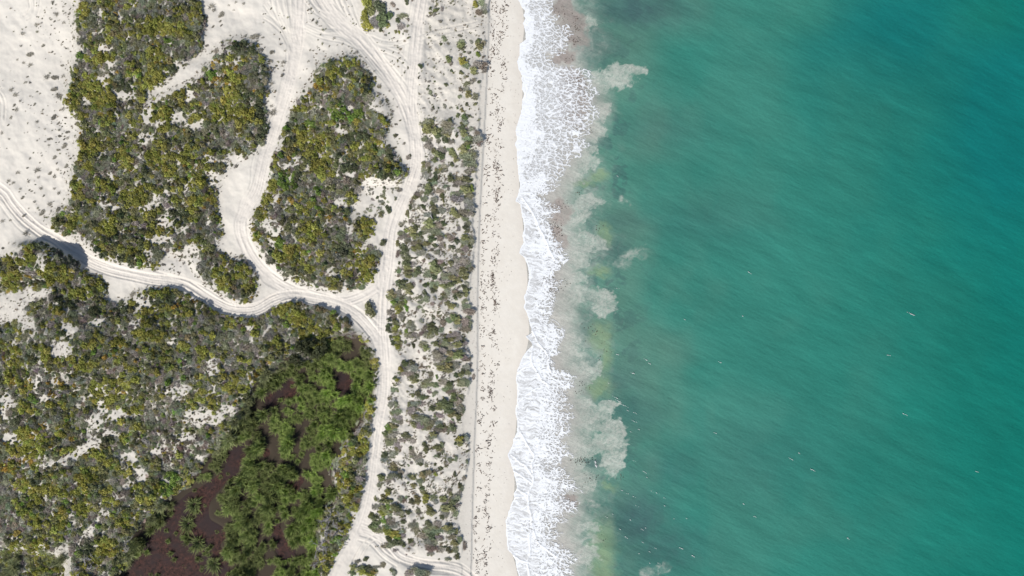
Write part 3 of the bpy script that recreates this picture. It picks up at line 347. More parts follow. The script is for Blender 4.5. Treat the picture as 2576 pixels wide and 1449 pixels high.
for pts in ([(668,40),(690,55),(715,80),(730,110)],[(768,62),(805,78),(850,80),(895,100),(930,130)],[(770,72),(810,90),(860,100),(905,118)],[(930,95),(965,108),(1000,110),(1035,98)],[(940,118),(975,128),(1005,142),(1025,165)],[(1055,95),(1090,82),(1140,72),(1200,60)],[(1050,118),(1080,98),(1130,84)],[(700,0),(720,60),(732,120),(735,150)],[(1044,0),(1030,80),(1020,160),(1016,210)],[(738,92),(690,40),(670,10)]):
    vehicle(pts, 0, depth=0.04)
vehicle(Q(0,0,[(300,-100),(330,60),(310,130),(260,180)]), 0, depth=0.06)
vehicle(Q(0,0,[(380,-100),(370,60),(345,150)]), 0, depth=0.05)
vehicle(Q(0,0,[(-80,900),(0,960),(30,1060),(20,1200)]), 0, gauge=10, depth=0.05)
vehicle(Q(0,1,[(-200,520),(0,560),(100,680),(220,820),(330,900)]), 4, depth=0.06)
m_rut = np.zeros_like(m_west)
for pts, hw, dep in RUTS:
    for i in range(len(pts)):
        u, v = pts[i]
        c = (u - RU0) / RST; r = (v - RV0) / RST
        if not (6 < c < RNU - 7 and 6 < r < RNV - 7):
            continue
        ci, ri = int(c), int(r)
        cc = np.arange(ci - 4, ci + 6); rr = np.arange(ri - 4, ri + 6)
        d = np.sqrt((cc[None, :] - c) ** 2 + (rr[:, None] - r) ** 2) * RST / hw
        prof = np.where(d < 1, -(1 - d * d), 0.45 * np.exp(-((d - 1.45) / 0.4) ** 2)) * dep
        blk = m_rut[ri - 4:ri + 6, ci - 4:ci + 6]
        blk[:] = np.where(prof < 0, np.minimum(blk, prof), np.where(blk >= 0, np.maximum(blk, prof), blk))
_uu, _vv = np.meshgrid(GU, GV)
m_z0 = land_z(_uu, _vv)
m_z = (m_z0 + m_rut).astype(np.float32)
def zat(u, v):
    return samp(m_z, u, v)

# ------------------------------------------------------------------ mesh helpers
def new_mesh(name, verts, faces, mat, nper=4, smooth=False, attrs=None):
    me = bpy.data.meshes.new(name)
    nv, nf = len(verts), len(faces)
    me.vertices.add(nv); me.loops.add(nf * nper); me.polygons.add(nf)
    me.vertices.foreach_set('co', np.asarray(verts, np.float32).ravel())
    me.loops.foreach_set('vertex_index', np.asarray(faces, np.int32).ravel())
    me.polygons.foreach_set('loop_start', np.arange(0, nf * nper, nper, dtype=np.int32))
    me.polygons.foreach_set('loop_total', np.full(nf, nper, np.int32))
    if smooth:
        me.polygons.foreach_set('use_smooth', np.ones(nf, bool))
    for k, (dom, arr) in (attrs or {}).items():
        arr = np.asarray(arr, np.float32)
        if arr.ndim == 1:
            a = me.attributes.new(k, 'FLOAT', dom); a.data.foreach_set('value', arr)
        else:
            a = me.attributes.new(k, 'FLOAT_VECTOR', dom); a.data.foreach_set('vector', arr.ravel())
    me.update(calc_edges=True)
    if mat:
        me.materials.append(mat)
    return me

def add_obj(name, me, label=None, cat=None, kind=None, group=None):
    o = bpy.data.objects.new(name, me)
    COL.objects.link(o)
    if label: o['label'] = label
    if cat: o['category'] = cat
    if kind: o['kind'] = kind
    if group: o['group'] = group
    return o

def grid_faces(nx, ny):
    i = np.arange(nx - 1)[None, :] + nx * np.arange(ny - 1)[:, None]
    return np.stack([i, i + 1, i + 1 + nx, i + nx], -1).reshape(-1, 4)

class NT:
    def __init__(s, name, rough=0.9):
        s.m = bpy.data.materials.new(name); s.m.use_nodes = True
        s.t = s.m.node_tree; s.t.nodes.clear()
        s.out = s.t.nodes.new('ShaderNodeOutputMaterial')
        s.b = s.t.nodes.new('ShaderNodeBsdfPrincipled')
        s.b.inputs['Roughness'].default_value = rough
        s.t.links.new(s.b.outputs[0], s.out.inputs[0])
    def n(s, typ, **kw):
        x = s.t.nodes.new(typ)
        for k, v in kw.items():
            if k[:3] == 'in_':
                x.inputs[int(k[3:]) if k[3:].isdigit() else k[3:].replace('_', ' ')].default_value = v
            else:
                setattr(x, k, v)
        return x
    def l(s, a, b):
        s.t.links.new(a, b)
    def pos(s):
        return s.n('ShaderNodeNewGeometry').outputs['Position']
    def attr(s, name, typ='GEOMETRY', out='Fac'):
        x = s.n('ShaderNodeAttribute', attribute_name=name, attribute_type=typ)
        return x.outputs[out]
    def noise(s, scale, detail=4, rough=0.55, vec=None):
        x = s.n('ShaderNodeTexNoise'); x.inputs['Scale'].default_value = scale
        x.inputs['Detail'].default_value = detail; x.inputs['Roughness'].default_value = rough
        s.l(vec or s.pos(), x.inputs['Vector'])
        return x.outputs[0]
    def ramp(s, fac, a, b, c0=(0, 0, 0, 1), c1=(1, 1, 1, 1)):
        x = s.n('ShaderNodeValToRGB')
        e = x.color_ramp.elements
        e[0].position, e[1].position = a, b
        e[0].color, e[1].color = c0, c1
        s.l(fac, x.inputs[0]); return x.outputs[0]
    def mix(s, fac, a, b, mode='MIX'):
        x = s.n('ShaderNodeMix', data_type='RGBA', blend_type=mode)
        for sock, val in ((x.inputs[0], fac), (x.inputs[6], a), (x.inputs[7], b)):
            if isinstance(val, (int, float)): sock.default_value = val
            elif isinstance(val, tuple): sock.default_value = val if len(val) == 4 else val + (1,)
            else: s.l(val, sock)
        return x.outputs[2]
    def math(s, op, a, b=0.0, clamp=False):
        x = s.n('ShaderNodeMath', operation=op, use_clamp=clamp)
        for sock, val in ((x.inputs[0], a), (x.inputs[1], b)):
            if isinstance(val, (int, float)): sock.default_value = val
            else: s.l(val, sock)
        return x.outputs[0]
    def bump(s, h, strength, dist):
        x = s.n('ShaderNodeBump'); x.inputs['Strength'].default_value = strength; x.inputs['Distance'].default_value = dist
        s.l(h, x.inputs['Height']); s.l(x.outputs[0], s.b.inputs['Normal'])

# ------------------------------------------------------------------ sand
M = NT('pale_dune_sand', 0.95)
sc1 = M.ramp(M.noise(0.09, 5), 0.3, 0.7, (0.550, 0.514, 0.452, 1), (0.580, 0.545, 0.485, 1))
sc2 = M.mix(M.ramp(M.noise(1.3, 6, 0.65), 0.42, 0.75), sc1, (0.54, 0.500, 0.445))
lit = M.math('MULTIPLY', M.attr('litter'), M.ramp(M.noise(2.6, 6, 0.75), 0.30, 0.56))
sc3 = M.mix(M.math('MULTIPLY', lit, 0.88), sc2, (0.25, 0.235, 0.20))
rd = M.mix(M.math('MULTIPLY', M.attr('road'), 0.55), sc3, (0.575, 0.528, 0.475))
bch = M.mix(M.attr('beach'), rd, M.mix(M.ramp(M.noise(0.5, 5, 0.6), 0.35, 0.7), (0.632, 0.594, 0.530), (0.597, 0.556, 0.49)))  # clean beach sand, its colour also lightened to offset shading on the seaward slope
wet = M.mix(M.attr('wet'), bch, (0.535, 0.488, 0.428))
mud = M.mix(M.attr('mud'), wet, (0.045, 0.035, 0.025))
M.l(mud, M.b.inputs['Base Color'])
M.b.inputs['Specular IOR Level'].default_value = 0.15
M.bump(M.noise(5.0, 6, 0.7), 0.35, 0.05)
M_SAND = M.m

step = 0.145
xs = np.concatenate([[-4000, -1500, -600, -300, -180, -140, -122], np.arange(-113, 16, step), [20, 30, 60, 120, 300, 900, 4000]])
ys = np.concatenate([[-4000, -1500, -600, -300, -160, -100, -75], np.arange(-66, 66, step), [75, 100, 160, 300, 600, 1500, 4000]])
X, Y = np.meshgrid(xs, ys)
Z = np.zeros_like(X)
for _ in range(3):
    U, V = xy_to_uv(X, Y, Z)
    Z = samp(m_z, U, V)
edge_v = (V < RV0 + 4) | (V > RV0 + RST * (RNV - 3)) | (U < RU0 + 4)
Ue, Ve = np.clip(U, -3000, 1489), np.clip(V, -6000, 6000)
Z = np.where(edge_v & (U < 1490), land_z(Ue, Ve), Z)
far = U > 1490
Z = np.where(far, -np.minimum((U - 1312) * K * 0.07, 6.0), Z)
U, V = xy_to_uv(X, Y, Z)
ws = shore_smooth(V)
wetf = 0.40 * sstep(ws - 30, ws + 4, U + 14 * (fbm(U / 40, V / 60, 120, 3) - 0.5) * 2)
inland = samp(np.maximum(np.maximum(m_west, m_loop), m_south), U, V)
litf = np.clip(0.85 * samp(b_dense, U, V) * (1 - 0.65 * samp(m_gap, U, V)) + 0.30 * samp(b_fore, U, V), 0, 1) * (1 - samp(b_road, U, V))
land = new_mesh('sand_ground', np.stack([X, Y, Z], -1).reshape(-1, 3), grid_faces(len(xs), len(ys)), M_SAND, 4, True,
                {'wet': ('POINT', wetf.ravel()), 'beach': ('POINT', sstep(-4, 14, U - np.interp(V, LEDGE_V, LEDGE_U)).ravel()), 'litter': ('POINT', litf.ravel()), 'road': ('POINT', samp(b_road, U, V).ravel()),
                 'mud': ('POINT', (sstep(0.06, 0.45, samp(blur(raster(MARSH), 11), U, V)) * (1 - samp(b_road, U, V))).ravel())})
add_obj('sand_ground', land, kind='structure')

# brown floating weed on the marsh pools
M = NT('marsh_pool_weed', 0.75)
c1 = M.ramp(M.noise(1.7, 6, 0.9), 0.40, 0.62, (0.006, 0.004, 0.004, 1), (0.080, 0.035, 0.027, 1))
c2 = M.mix(M.ramp(M.noise(11.0, 2, 0.6), 0.66, 0.74), c1, (0.15, 0.085, 0.065))
c3 = M.mix(M.ramp(M.noise(0.35, 3), 0.35, 0.62), (0.028, 0.018, 0.018), c2)
M.l(c3, M.b.inputs['Base Color'])
M.bump(M.noise(9.0, 4, 0.7), 0.5, 0.08)
M.b.inputs['Specular IOR Level'].default_value = 0.12
pv, pf = [], []
bm_me = bpy.data.meshes.new('marsh_pool')
for p in POOLS:
    cx = sum(a[0] for a in p) / len(p); cy = sum(a[1] for a in p) / len(p)
    f = []
    for a in p:
        d = math.hypot(a[0] - cx, a[1] - cy) + 1e-6
        u = a[0] + (a[0] - cx) / d * 7; v = a[1] + (a[1] - cy) / d * 7
        x, y = uv_to_xy(u, v, 1.1)
        f.append(len(pv)); pv.append((x, y, 1.1))
    pf.append(f[::-1])
bm_me.from_pydata(pv, [], pf)
bm_me.materials.append(M.m)
add_obj('marsh_pool', bm_me, kind='structure')
# ------------------------------------------------------------------ plant materials and prototype meshes
def worley(px, py, seed):
    r_ = np.random.default_rng(seed); jx = r_.random((256, 256)); jy = r_.random((256, 256))
    ix = np.floor(px).astype(int); iy = np.floor(py).astype(int)
    d1 = np.full(px.shape, 9.0); d2 = np.full(px.shape, 9.0)
    for a in (-1, 0, 1):
        for b in (-1, 0, 1):
            cx, cy = ix + a, iy + b
            d = np.sqrt((cx + jx[cy & 255, cx & 255] - px) ** 2 + (cy + jy[cy & 255, cx & 255] - py) ** 2)
            n1 = np.minimum(d1, d); d2 = np.minimum(d2, np.maximum(d1, d)); d1 = n1
    return d1, d2 - d1

def foliage_mat(name, tip=None, rough=0.75, var=(0.50, 1.60)):
    M = NT(name, rough)
    t = M.attr('tint', 'INSTANCER', 'Color')
    lv = M.attr('leaf')
    k = M.n('ShaderNodeMapRange'); k.inputs[3].default_value = var[0]; k.inputs[4].default_value = var[1]
    M.l(lv, k.inputs[0])
    c = M.n('ShaderNodeVectorMath', operation='SCALE'); M.l(t, c.inputs[0]); M.l(k.outputs[0], c.inputs[3])
    col = c.outputs[0]
    if tip:
        col = M.mix(M.attr('tip'), col, tip)
    M.l(col, M.b.inputs['Base Color'])
    M.b.inputs['Specular IOR Level'].default_value = 0.2
    tr = M.n('ShaderNodeBsdfTranslucent'); M.l(col, tr.inputs[0])
    mx = M.n('ShaderNodeMixShader'); mx.inputs[0].default_value = 0.28
    M.l(M.b.outputs[0], mx.inputs[1]); M.l(tr.outputs[0], mx.inputs[2]); M.l(mx.outputs[0], M.out.inputs[0])
    return M.m
M_LEAF = foliage_mat('shrub_leaves')
M_TWIG = foliage_mat('shrub_twigs', var=(0.45, 1.55))
M_REED = foliage_mat('reed_blades', tip=(0.30, 0.34, 0.11), var=(0.30, 1.70))

def quads_from(c, a, b):                   # centre, half axes
    return np.stack([c - a - b, c + a - b, c + a + b, c - a + b], 1)

def unit(v):
    return v / (np.linalg.norm(v, axis=-1, keepdims=True) + 1e-9)

def leafy_mesh(name, seed, nlobe, nleaf, size, hgt):
    r = np.random.default_rng(seed)
    ang = r.random(nlobe) * 6.28; rad = 0.66 * np.sqrt(r.random(nlobe)); rad[0] = 0.1
    lc = np.stack([rad * np.cos(ang), rad * np.sin(ang), (0.55 - 0.45 * rad) * hgt * r.uniform(0.7, 1.15, nlobe)], 1)
    lr = r.uniform(0.26, 0.46, nlobe)
    li = r.integers(0, nlobe, nleaf)
    d = unit(r.normal(size=(nleaf, 3)) + [0, 0, 0.45])
    d[:, 2] = np.where(d[:, 2] < -0.25, -d[:, 2], d[:, 2])
    p = lc[li] + d * (lr[li] * r.uniform(0.72, 1.06, nleaf))[:, None] * [1, 1, hgt]
    p[:, 2] = np.maximum(p[:, 2], 0.03)
    n = unit(d + [0, 0, 0.25] + 0.60 * r.normal(size=(nleaf, 3)))
    a = unit(np.cross(n, r.normal(size=(nleaf, 3)))); b = np.cross(n, a)
    s = size * r.uniform(0.6, 1.3, nleaf)[:, None]
    q = quads_from(p, a * s, b * s * r.uniform(0.45, 0.8, nleaf)[:, None])
    lobe_tone = r.uniform(0.30, 0.70, nlobe)
    leaf = np.clip(lobe_tone[li] + r.normal(0, 0.22, nleaf), 0, 1)
    v = q.reshape(-1, 3); f = np.arange(len(v)).reshape(-1, 4)
    return new_mesh(name, v, f, M_LEAF, 4, False, {'leaf': ('FACE', leaf)})

def twiggy_mesh(name, seed, n, hgt, wid=0.035, leafq=70):
    r = np.random.default_rng(seed)
    nl = 7
    ang = r.random(nl) * 6.28; rad = 0.6 * np.sqrt(r.random(nl))
    lc = np.stack([rad * np.cos(ang), rad * np.sin(ang), np.full(nl, 0.12)], 1)
    li = r.integers(0, nl, n)
    d = unit(r.normal(size=(n, 3)) * [1, 1, 0.55] + [0, 0, 0.4]); d[:, 2] = np.abs(d[:, 2])
    st = lc[li] + d * r.uniform(0.05, 0.3, n)[:, None] * [1, 1, hgt]
    ln = r.uniform(0.18, 0.48, n)[:, None]
    d2 = unit(d + 0.6 * r.normal(size=(n, 3))); d2[:, 2] = np.abs(d2[:, 2]) * 0.8
    mid = st + d2 * ln * 0.5 * [1, 1, hgt]
    side = unit(np.cross(d2, [0.05, 0.02, 1.0] + 0.5 * r.normal(size=(n, 3))))
    q = quads_from(mid, d2 * ln * 0.5 * [1, 1, hgt], side * wid * r.uniform(0.6, 1.5, n)[:, None])
    leaf = np.clip(r.normal(0.55, 0.28, n), 0, 1)
    d = unit(r.normal(size=(leafq, 3)) + [0, 0, 0.5]); d[:, 2] = np.abs(d[:, 2])
    p = lc[r.integers(0, nl, leafq)] + d * r.uniform(0.2, 0.42, leafq)[:, None] * [1, 1, hgt]
    nn = unit(d + 0.8 * r.normal(size=(leafq, 3))); a = unit(np.cross(nn, r.normal(size=(leafq, 3)))); b = np.cross(nn, a)
    q2 = quads_from(p, a * 0.07, b * 0.045)
    # low dark litter of stems in the middle so that the sand does not show right through
    m = 40
    pp = np.stack([0.7 * (r.random(m) * 2 - 1), 0.7 * (r.random(m) * 2 - 1), r.uniform(0.05, 0.2, m)], 1)
    nn = unit(np.array([0, 0, 1.0]) + 0.35 * r.normal(size=(m, 3))); a = unit(np.cross(nn, r.normal(size=(m, 3)))); b = np.cross(nn, a)
    q3 = quads_from(pp, a * 0.15, b * 0.05)
    v = np.concatenate([q, q2, q3]).reshape(-1, 3); f = np.arange(len(v)).reshape(-1, 4)
    lf = np.concatenate([leaf, np.clip(r.normal(0.7, 0.2, leafq), 0, 1), np.full(m, 0.12)])
    return new_mesh(name, v, f, M_TWIG, 4, False, {'leaf': ('FACE', lf)})

def blades_mesh(name, seed, n, length, width, lean, mat, seg=3, base=0.25, bias=(0, 0)):
    r = np.random.default_rng(seed)
    ang = r.random(n) * 6.28
    br = base * np.sqrt(r.random(n))
    b0 = np.stack([br * np.cos(ang), br * np.sin(ang), np.zeros(n)], 1)
    out = np.stack([np.cos(ang + r.normal(0, 0.5, n)) + bias[0], np.sin(ang + r.normal(0, 0.5, n)) + bias[1], np.zeros(n)], 1)
    L = length * r.uniform(0.55, 1.1, n); ln = lean * r.uniform(0.5, 1.2, n)
    side = unit(np.cross(out, [0, 0, 1.0]) + 0.2 * r.normal(size=(n, 3)))
    pts = []
    for i in range(seg + 1):
        t = i / seg
        th = ln * (0.35 + 0.9 * t)
        pts.append(b0 + out * (L * t * np.sin(th))[:, None] + np.array([0, 0, 1.0]) * (L * t * np.cos(np.minimum(th, 1.35)))[:, None])
    vs, lf, tp = [], [], []
    col = np.clip(r.normal(0.5, 0.26, n), 0, 1)
    for i in range(seg):
        w0 = width * (1 - 0.75 * i / seg); w1 = width * (1 - 0.75 * (i + 1) / seg)
        vs.append(np.stack([pts[i] - side * w0, pts[i] + side * w0, pts[i + 1] + side * w1, pts[i + 1] - side * w1], 1))
        lf.append(col); tp.append(np.full(n, 0.45 * (i / (seg - 1)) ** 2 if seg > 1 else 0.1))
    v = np.concatenate(vs).reshape(-1, 3); f = np.arange(len(v)).reshape(-1, 4)
    return new_mesh(name, v, f, mat, 4, False, {'leaf': ('FACE', np.concatenate(lf)), 'tip': ('FACE', np.concatenate(tp))})

LEAFY = [leafy_mesh('leafy_shrub', 100 + i, 7 + i, 400, 0.088, 0.80) for i in range(5)]
TWIGGY = [twiggy_mesh('twiggy_shrub', 200 + i, 420, 0.75, 0.028, 110) for i in range(4)]
REEDS = [blades_mesh('reed_clump', 300 + i, 130, 1.10, 0.060, 0.95, M_REED, 3, 0.45, (-0.12, -0.30)) for i in range(4)]
TUFTS = [blades_mesh('grass_tuft', 400 + i, 46, 1.1, 0.055, 1.15, M_TWIG, 2, 0.2, (0.25, 0.15)) for i in range(3)]

TINT = {'G': (0.212, 0.200, 0.168), 'B': (0.165, 0.142, 0.116), 'M': (0.140, 0.140, 0.066), 'D': (0.080, 0.090, 0.048),
        'O': (0.195, 0.194, 0.048), 'V': (0.125, 0.180, 0.042), 'Y': (0.265, 0.195, 0.050)}
def tint_of(k, r, j=0.16):
    t = np.array(TINT[k])
    if k == 'G' and r.random() < 0.45: t = np.array((0.172, 0.180, 0.118))
    return np.clip(1.44 * t * r.uniform(1 - j, 1 + j) * (1 + r.normal(0, 0.05, 3)), 0.01, 0.6)

def scatter(name, P, S, R, T, I, protos, label, cat):
    """one 'stuff' object: points that carry size, turn, tint and kind; geometry nodes put the plants on them"""
    n = len(P)
    me = bpy.data.meshes.new(name)
    me.vertices.add(n); me.vertices.foreach_set('co', np.asarray(P, np.float32).ravel())
    def at(nm, typ, arr, key):
        a = me.attributes.new(nm, typ, 'POINT'); a.data.foreach_set(key, np.asarray(arr).ravel())
    at('size', 'FLOAT_VECTOR', np.asarray(S, np.float32), 'vector'); at('turn', 'FLOAT_VECTOR', np.asarray(R, np.float32), 'vector')
    at('tint', 'FLOAT_VECTOR', np.asarray(T, np.float32), 'vector'); at('which', 'INT', np.asarray(I, np.int32), 'value')
    me.update()
    o = add_obj(name, me, label, cat, 'stuff')
    g = bpy.data.node_groups.new(name, 'GeometryNodeTree')
    g.interface.new_socket('Geometry', in_out='INPUT', socket_type='NodeSocketGeometry')
    g.interface.new_socket('Geometry', in_out='OUTPUT', socket_type='NodeSocketGeometry')
    gi = g.nodes.new('NodeGroupInput'); go = g.nodes.new('NodeGroupOutput')
    def named(nm, dt):
        x = g.nodes.new('GeometryNodeInputNamedAttribute'); x.data_type = dt; x.inputs[0].default_value = nm
        return x.outputs['Attribute']
    aw, asz, atn = named('which', 'INT'), named('size', 'FLOAT_VECTOR'), named('turn', 'FLOAT_VECTOR')
    join = g.nodes.new('GeometryNodeJoinGeometry')
    for k, ob in enumerate(protos):
        cmp_ = g.nodes.new('FunctionNodeCompare'); cmp_.data_type = 'INT'; cmp_.operation = 'EQUAL'
        ints = [s for s in cmp_.inputs if s.type == 'INT']
        g.links.new(aw, ints[0]); ints[1].default_value = k
        oi = g.nodes.new('GeometryNodeObjectInfo'); oi.transform_space = 'ORIGINAL'; oi.inputs[0].default_value = ob
        ip = g.nodes.new('GeometryNodeInstanceOnPoints')
        g.links.new(gi.outputs[0], ip.inputs['Points']); g.links.new(cmp_.outputs[0], ip.inputs['Selection'])
        g.links.new(oi.outputs['Geometry'], ip.inputs['Instance']); g.links.new(atn, ip.inputs['Rotation']); g.links.new(asz, ip.inputs['Scale'])
        g.links.new(ip.outputs[0], join.inputs[0])
    g.links.new(join.outputs[0], go.inputs[0])
    md = o.modifiers.new('plants', 'NODES'); md.node_group = g
    return o

# ------------------------------------------------------------------ individual shrubs
WORD = {'G': 'grey', 'B': 'brownish', 'M': 'dull green', 'D': 'dark green', 'O': 'bright olive', 'V': 'vivid green'}
BAND_EDGE = [135, 300, 450, 600, 735, 900, 1100, 1270]
BAND_NAME = ['level with the lone top thicket', "level with the loop's tip", "level with the loop's middle", "level with the loop's lower half", "level with the loop's foot", 'level with the track junction', "level with the upper marsh", "level with the lower marsh", 'level with the bottom fork']
def column(u, v):
    le = np.interp(v, SCARP_V, SCARP_U)
    left = np.interp(v, [p[1] for p in FOREDUNE[1:21]], [p[0] for p in FOREDUNE[1:21]])
    if u < left - 6: return 'inland'
    f = (u - left) / (le - left)
    return 'trackside' if f < 0.33 else ('mid-dune' if f < 0.68 else 'scarp-edge')
allsh = sorted(SHRUBS, key=lambda s: -s[2] * s[3])
big, small = allsh[:285], allsh[285:]
rs = np.random.default_rng(77)
ind = []
for (u, v, a, b, k) in big:
    if u < 995 and v < 85 and u > 900: zone = ('', 'in the lone top thicket')
    else: zone = (column(u, v), BAND_NAME[int(np.searchsorted(BAND_EDGE, v))])
    ind.append([u, v, a, b, k, zone])
groups = {}
for s in ind: groups.setdefault((s[4], s[5]), []).append(s)
ORD = ['topmost', 'second from top', 'third from top', 'fourth from top', 'fifth from top', 'sixth from top', 'seventh from top', 'eighth from top', 'ninth from top', 'tenth from top', 'eleventh from top', 'twelfth from top', 'thirteenth from top', 'fourteenth from top']
for key, L in groups.items():
    L.sort(key=lambda s: s[1])
    for i, s in enumerate(L):
        tail = '' if len(L) == 1 else (' topmost' if i == 0 else ' lowest' if i == len(L) - 1 else ' ' + ORD[min(i, len(ORD) - 1)])
        s.append(' '.join((WORD[key[0]] + ' ' + key[1][0] + ' shrub ' + key[1][1]).split()) + (',' + tail + ' of its colour' if tail else ''))
def shrub(u, v, a, b, k, label, name='shrub', cat='shrub', group=None, hscale=0.62):
    z = float(zat(np.array([u]), np.array([v]))[0]) - 0.06
    x, y = uv_to_xy(u, v, z + 0.5)
    src = (TWIGGY if k in 'GB' else LEAFY); me = src[rs.integers(0, len(src))]
    o = add_obj(name, me, label, cat, None, group)
    o.location = (x, y, z)
    kk = 1.24 if v < 300 else 1.32
    sx, sy = a * K * kk, b * K * kk
    o.scale = (sx, sy, hscale * 0.5 * (sx + sy) + 0.08)
    o.rotation_euler = (0, 0, rs.choice([0.0, math.pi]) + rs.normal(0, 0.15))
    o['tint'] = [float(q) * (1.3 if k in 'DM' else 1.1) for q in tint_of(k, rs)]
    return o
for (u, v, a, b, k, zone, lab) in ind:
    shrub(u, v, a, b, k, lab, group='shrubs on the foredune and by the tracks' if zone[0] else 'shrubs of the lone top thicket')
shrub(*ISLE, 'M', 'small leafy shrub alone on sand inside the three-way track junction', hscale=0.9)
# round dark trees at the upper edge of the marsh
tree_lab = ['leftmost big round dark tree above the marsh reeds', 'round dark tree in the middle of the marsh-edge cluster', 'largest round dark tree, right side of the marsh-edge cluster', 'smallest dark tree at the top of the marsh-edge cluster', 'upper right dark tree of the marsh-edge cluster', 'low spreading dark tree left of the marsh-edge cluster', 'dark tree tucked between the tall ones above the marsh']
M_BARK = NT('grey_bark', 0.9); M_BARK.l(M_BARK.ramp(M_BARK.noise(6.0), 0.3, 0.7, (0.07, 0.06, 0.05, 1), (0.20, 0.18, 0.17, 1)), M_BARK.b.inputs['Base Color']); M_BARK = M_BARK.m
def tube(pts, rads, sides=6):
    pts = [Vector(p) for p in pts]; vs, fs = [], []
    for i, p in enumerate(pts):
        d = (pts[min(i + 1, len(pts) - 1)] - pts[max(i - 1, 0)]).normalized()
        a = d.orthogonal().normalized(); b = d.cross(a)
        for j in range(sides):
            t = 6.2832 * j / sides
            vs.append(tuple(p + (a * math.cos(t) + b * math.sin(t)) * rads[i]))
    for i in range(len(pts) - 1):
        for j in range(sides):
            fs.append((i * sides + j, i * sides + (j + 1) % sides, (i + 1) * sides + (j + 1) % sides, (i + 1) * sides + j))
    return vs, fs
def tubes_mesh(name, lst, mat):
    V_, F_ = [], []
    for pts, rads in lst:
        v, f = tube(pts, rads); o = len(V_)
        V_ += v; F_ += [tuple(q + o for q in g) for g in f]
    return new_mesh(name, np.array(V_), np.array(F_), mat, 4, True)
for (u, v, a, b), lab in zip(MARSH_TREES, tree_lab):
    z = float(zat(np.array([u]), np.array([v]))[0])
    x, y = uv_to_xy(u, v, z + 1.0)
    root = bpy.data.objects.new('tree', None); COL.objects.link(root); root.location = (x, y, z - 0.05)
    root.empty_display_size = 0.3
    root['label'] = lab; root['category'] = 'tree'; root['group'] = 'round dark trees at the marsh edge'
    tk = add_obj('trunk', tubes_mesh('trunk', [([(0, 0, 0), (0.05, 0.03, 0.6), (0.1, 0.0, 1.3)], [0.12, 0.09, 0.05]), ([(0.05, 0.03, 0.6), (-0.3, 0.2, 1.2)], [0.06, 0.03])], M_BARK)); tk.parent = root
    cr = add_obj('crown', LEAFY[rs.integers(0, 5)]); cr.parent = root
    cr.location = (0, 0, 0.45); cr.scale = (a * K * 1.25, b * K * 1.25, 1.5); cr.rotation_euler = (0, 0, rs.normal(0, 0.2))
    cr['tint'] = [0.060, 0.068, 0.032]

# dead grey trees, driftwood branches
M_DEAD = NT('bleached_wood', 0.85); M_DEAD.l(M_DEAD.ramp(M_DEAD.noise(5.0), 0.3, 0.7, (0.17, 0.16, 0.165, 1), (0.36, 0.34, 0.335, 1)), M_DEAD.b.inputs['Base Color']); M_DEAD = M_DEAD.m
def dead_tree(u, v, r, seed, lab, n=26):
    rr = random.Random(seed)
    z = float(zat(np.array([u]), np.array([v]))[0]); x, y = uv_to_xy(u, v, z + 0.5)
    root = bpy.data.objects.new('dead_tree', None); COL.objects.link(root); root.location = (x, y, z - 0.05)
    root.empty_display_size = 0.3
    root['label'] = lab; root['category'] = 'dead tree'; root['group'] = 'bleached dead trees round the marsh'
    main = []; twg = []
    for i in range(7):
        a = rr.uniform(0, 6.28); l = r * rr.uniform(0.7, 1.1)
        p = [(0, 0, 0.0)]
        for j in range(1, 5):
            a += rr.uniform(-0.35, 0.35)
            q = p[-1]; p.append((q[0] + math.cos(a) * l / 4, q[1] + math.sin(a) * l / 4, max(0.1, q[2] + rr.uniform(0.0, 0.42))))
        main.append((p, [0.10, 0.08, 0.06, 0.045, 0.025]))
        for j in range(n // 4):
            q = p[rr.randint(1, 4)]; b = a + rr.uniform(-1.1, 1.1); m = r * rr.uniform(0.25, 0.55)
            twg.append(([q, (q[0] + math.cos(b) * m * .5, q[1] + math.sin(b) * m * .5, q[2] + rr.uniform(0, .25)), (q[0] + math.cos(b + .3) * m, q[1] + math.sin(b + .3) * m, q[2] + rr.uniform(0, .35))], [0.04, 0.03, 0.015]))
    for nm, lst in (('trunk', main), ('twigs', twg)):
        c = add_obj(nm, tubes_mesh(nm, lst, M_DEAD)); c.parent = root
for i, (u, v, r, lab) in enumerate([(207, 1430, 2.2, 'sprawling bleached dead tree at the left end of the marsh bottom'), (232, 1410, 1.2, 'small dead grey crown right of the sprawling bleached tree'),
    (834, 1300, 2.0, 'fallen grey dead tree at the marsh edge left of the sand track'), (806, 1374, 1.7, 'dead grey tree standing among reeds above the bottom edge'), (815, 1340, 1.3, 'grey dead shrub skeleton between the two marsh-edge dead trees'), (802, 1415, 1.2, 'lowest grey dead tree on the right marsh edge'), (850, 1335, 1.1, 'dead brown-grey crown touching the sand track verge')]):
    dead_tree(u, v, r, 50 + i, lab)
def driftwood(pts, r, lab):
    zz = [float(zat(np.array([p[0]]), np.array([p[1]]))[0]) + 0.45 for p in pts]
    P = [Vector(uv_to_xy(p[0], p[1], z) + (z,)) for p, z in zip(pts, zz)]
    o = P[0].copy()
    ob = add_obj('driftwood', tubes_mesh('driftwood', [([tuple(p - o) for p in P], [r * (1 - 0.5 * i / len(P)) for i in range(len(P))])], M_DEAD), lab, 'driftwood', None, 'bare pale branches')
    ob.location = o
driftwood([(1145.6 + 12, 497.0), (1155, 502), (1150, 508), (1147.5, 512)], 0.10, 'pale curved bare branch lying over grey scrub near the beach scarp')
driftwood([(1083, 541), (1086, 546), (1087.5, 551)], 0.11, 'short white driftwood stick in the middle of the foredune scrub')
driftwood([(1196, 413), (1200, 408), (1203, 405)], 0.06, 'thin grey stick poking from the scarp over the beach')
driftwood([(866, 1362), (876, 1366)], 0.08, 'white stub of wood on the left verge above the bottom fork')
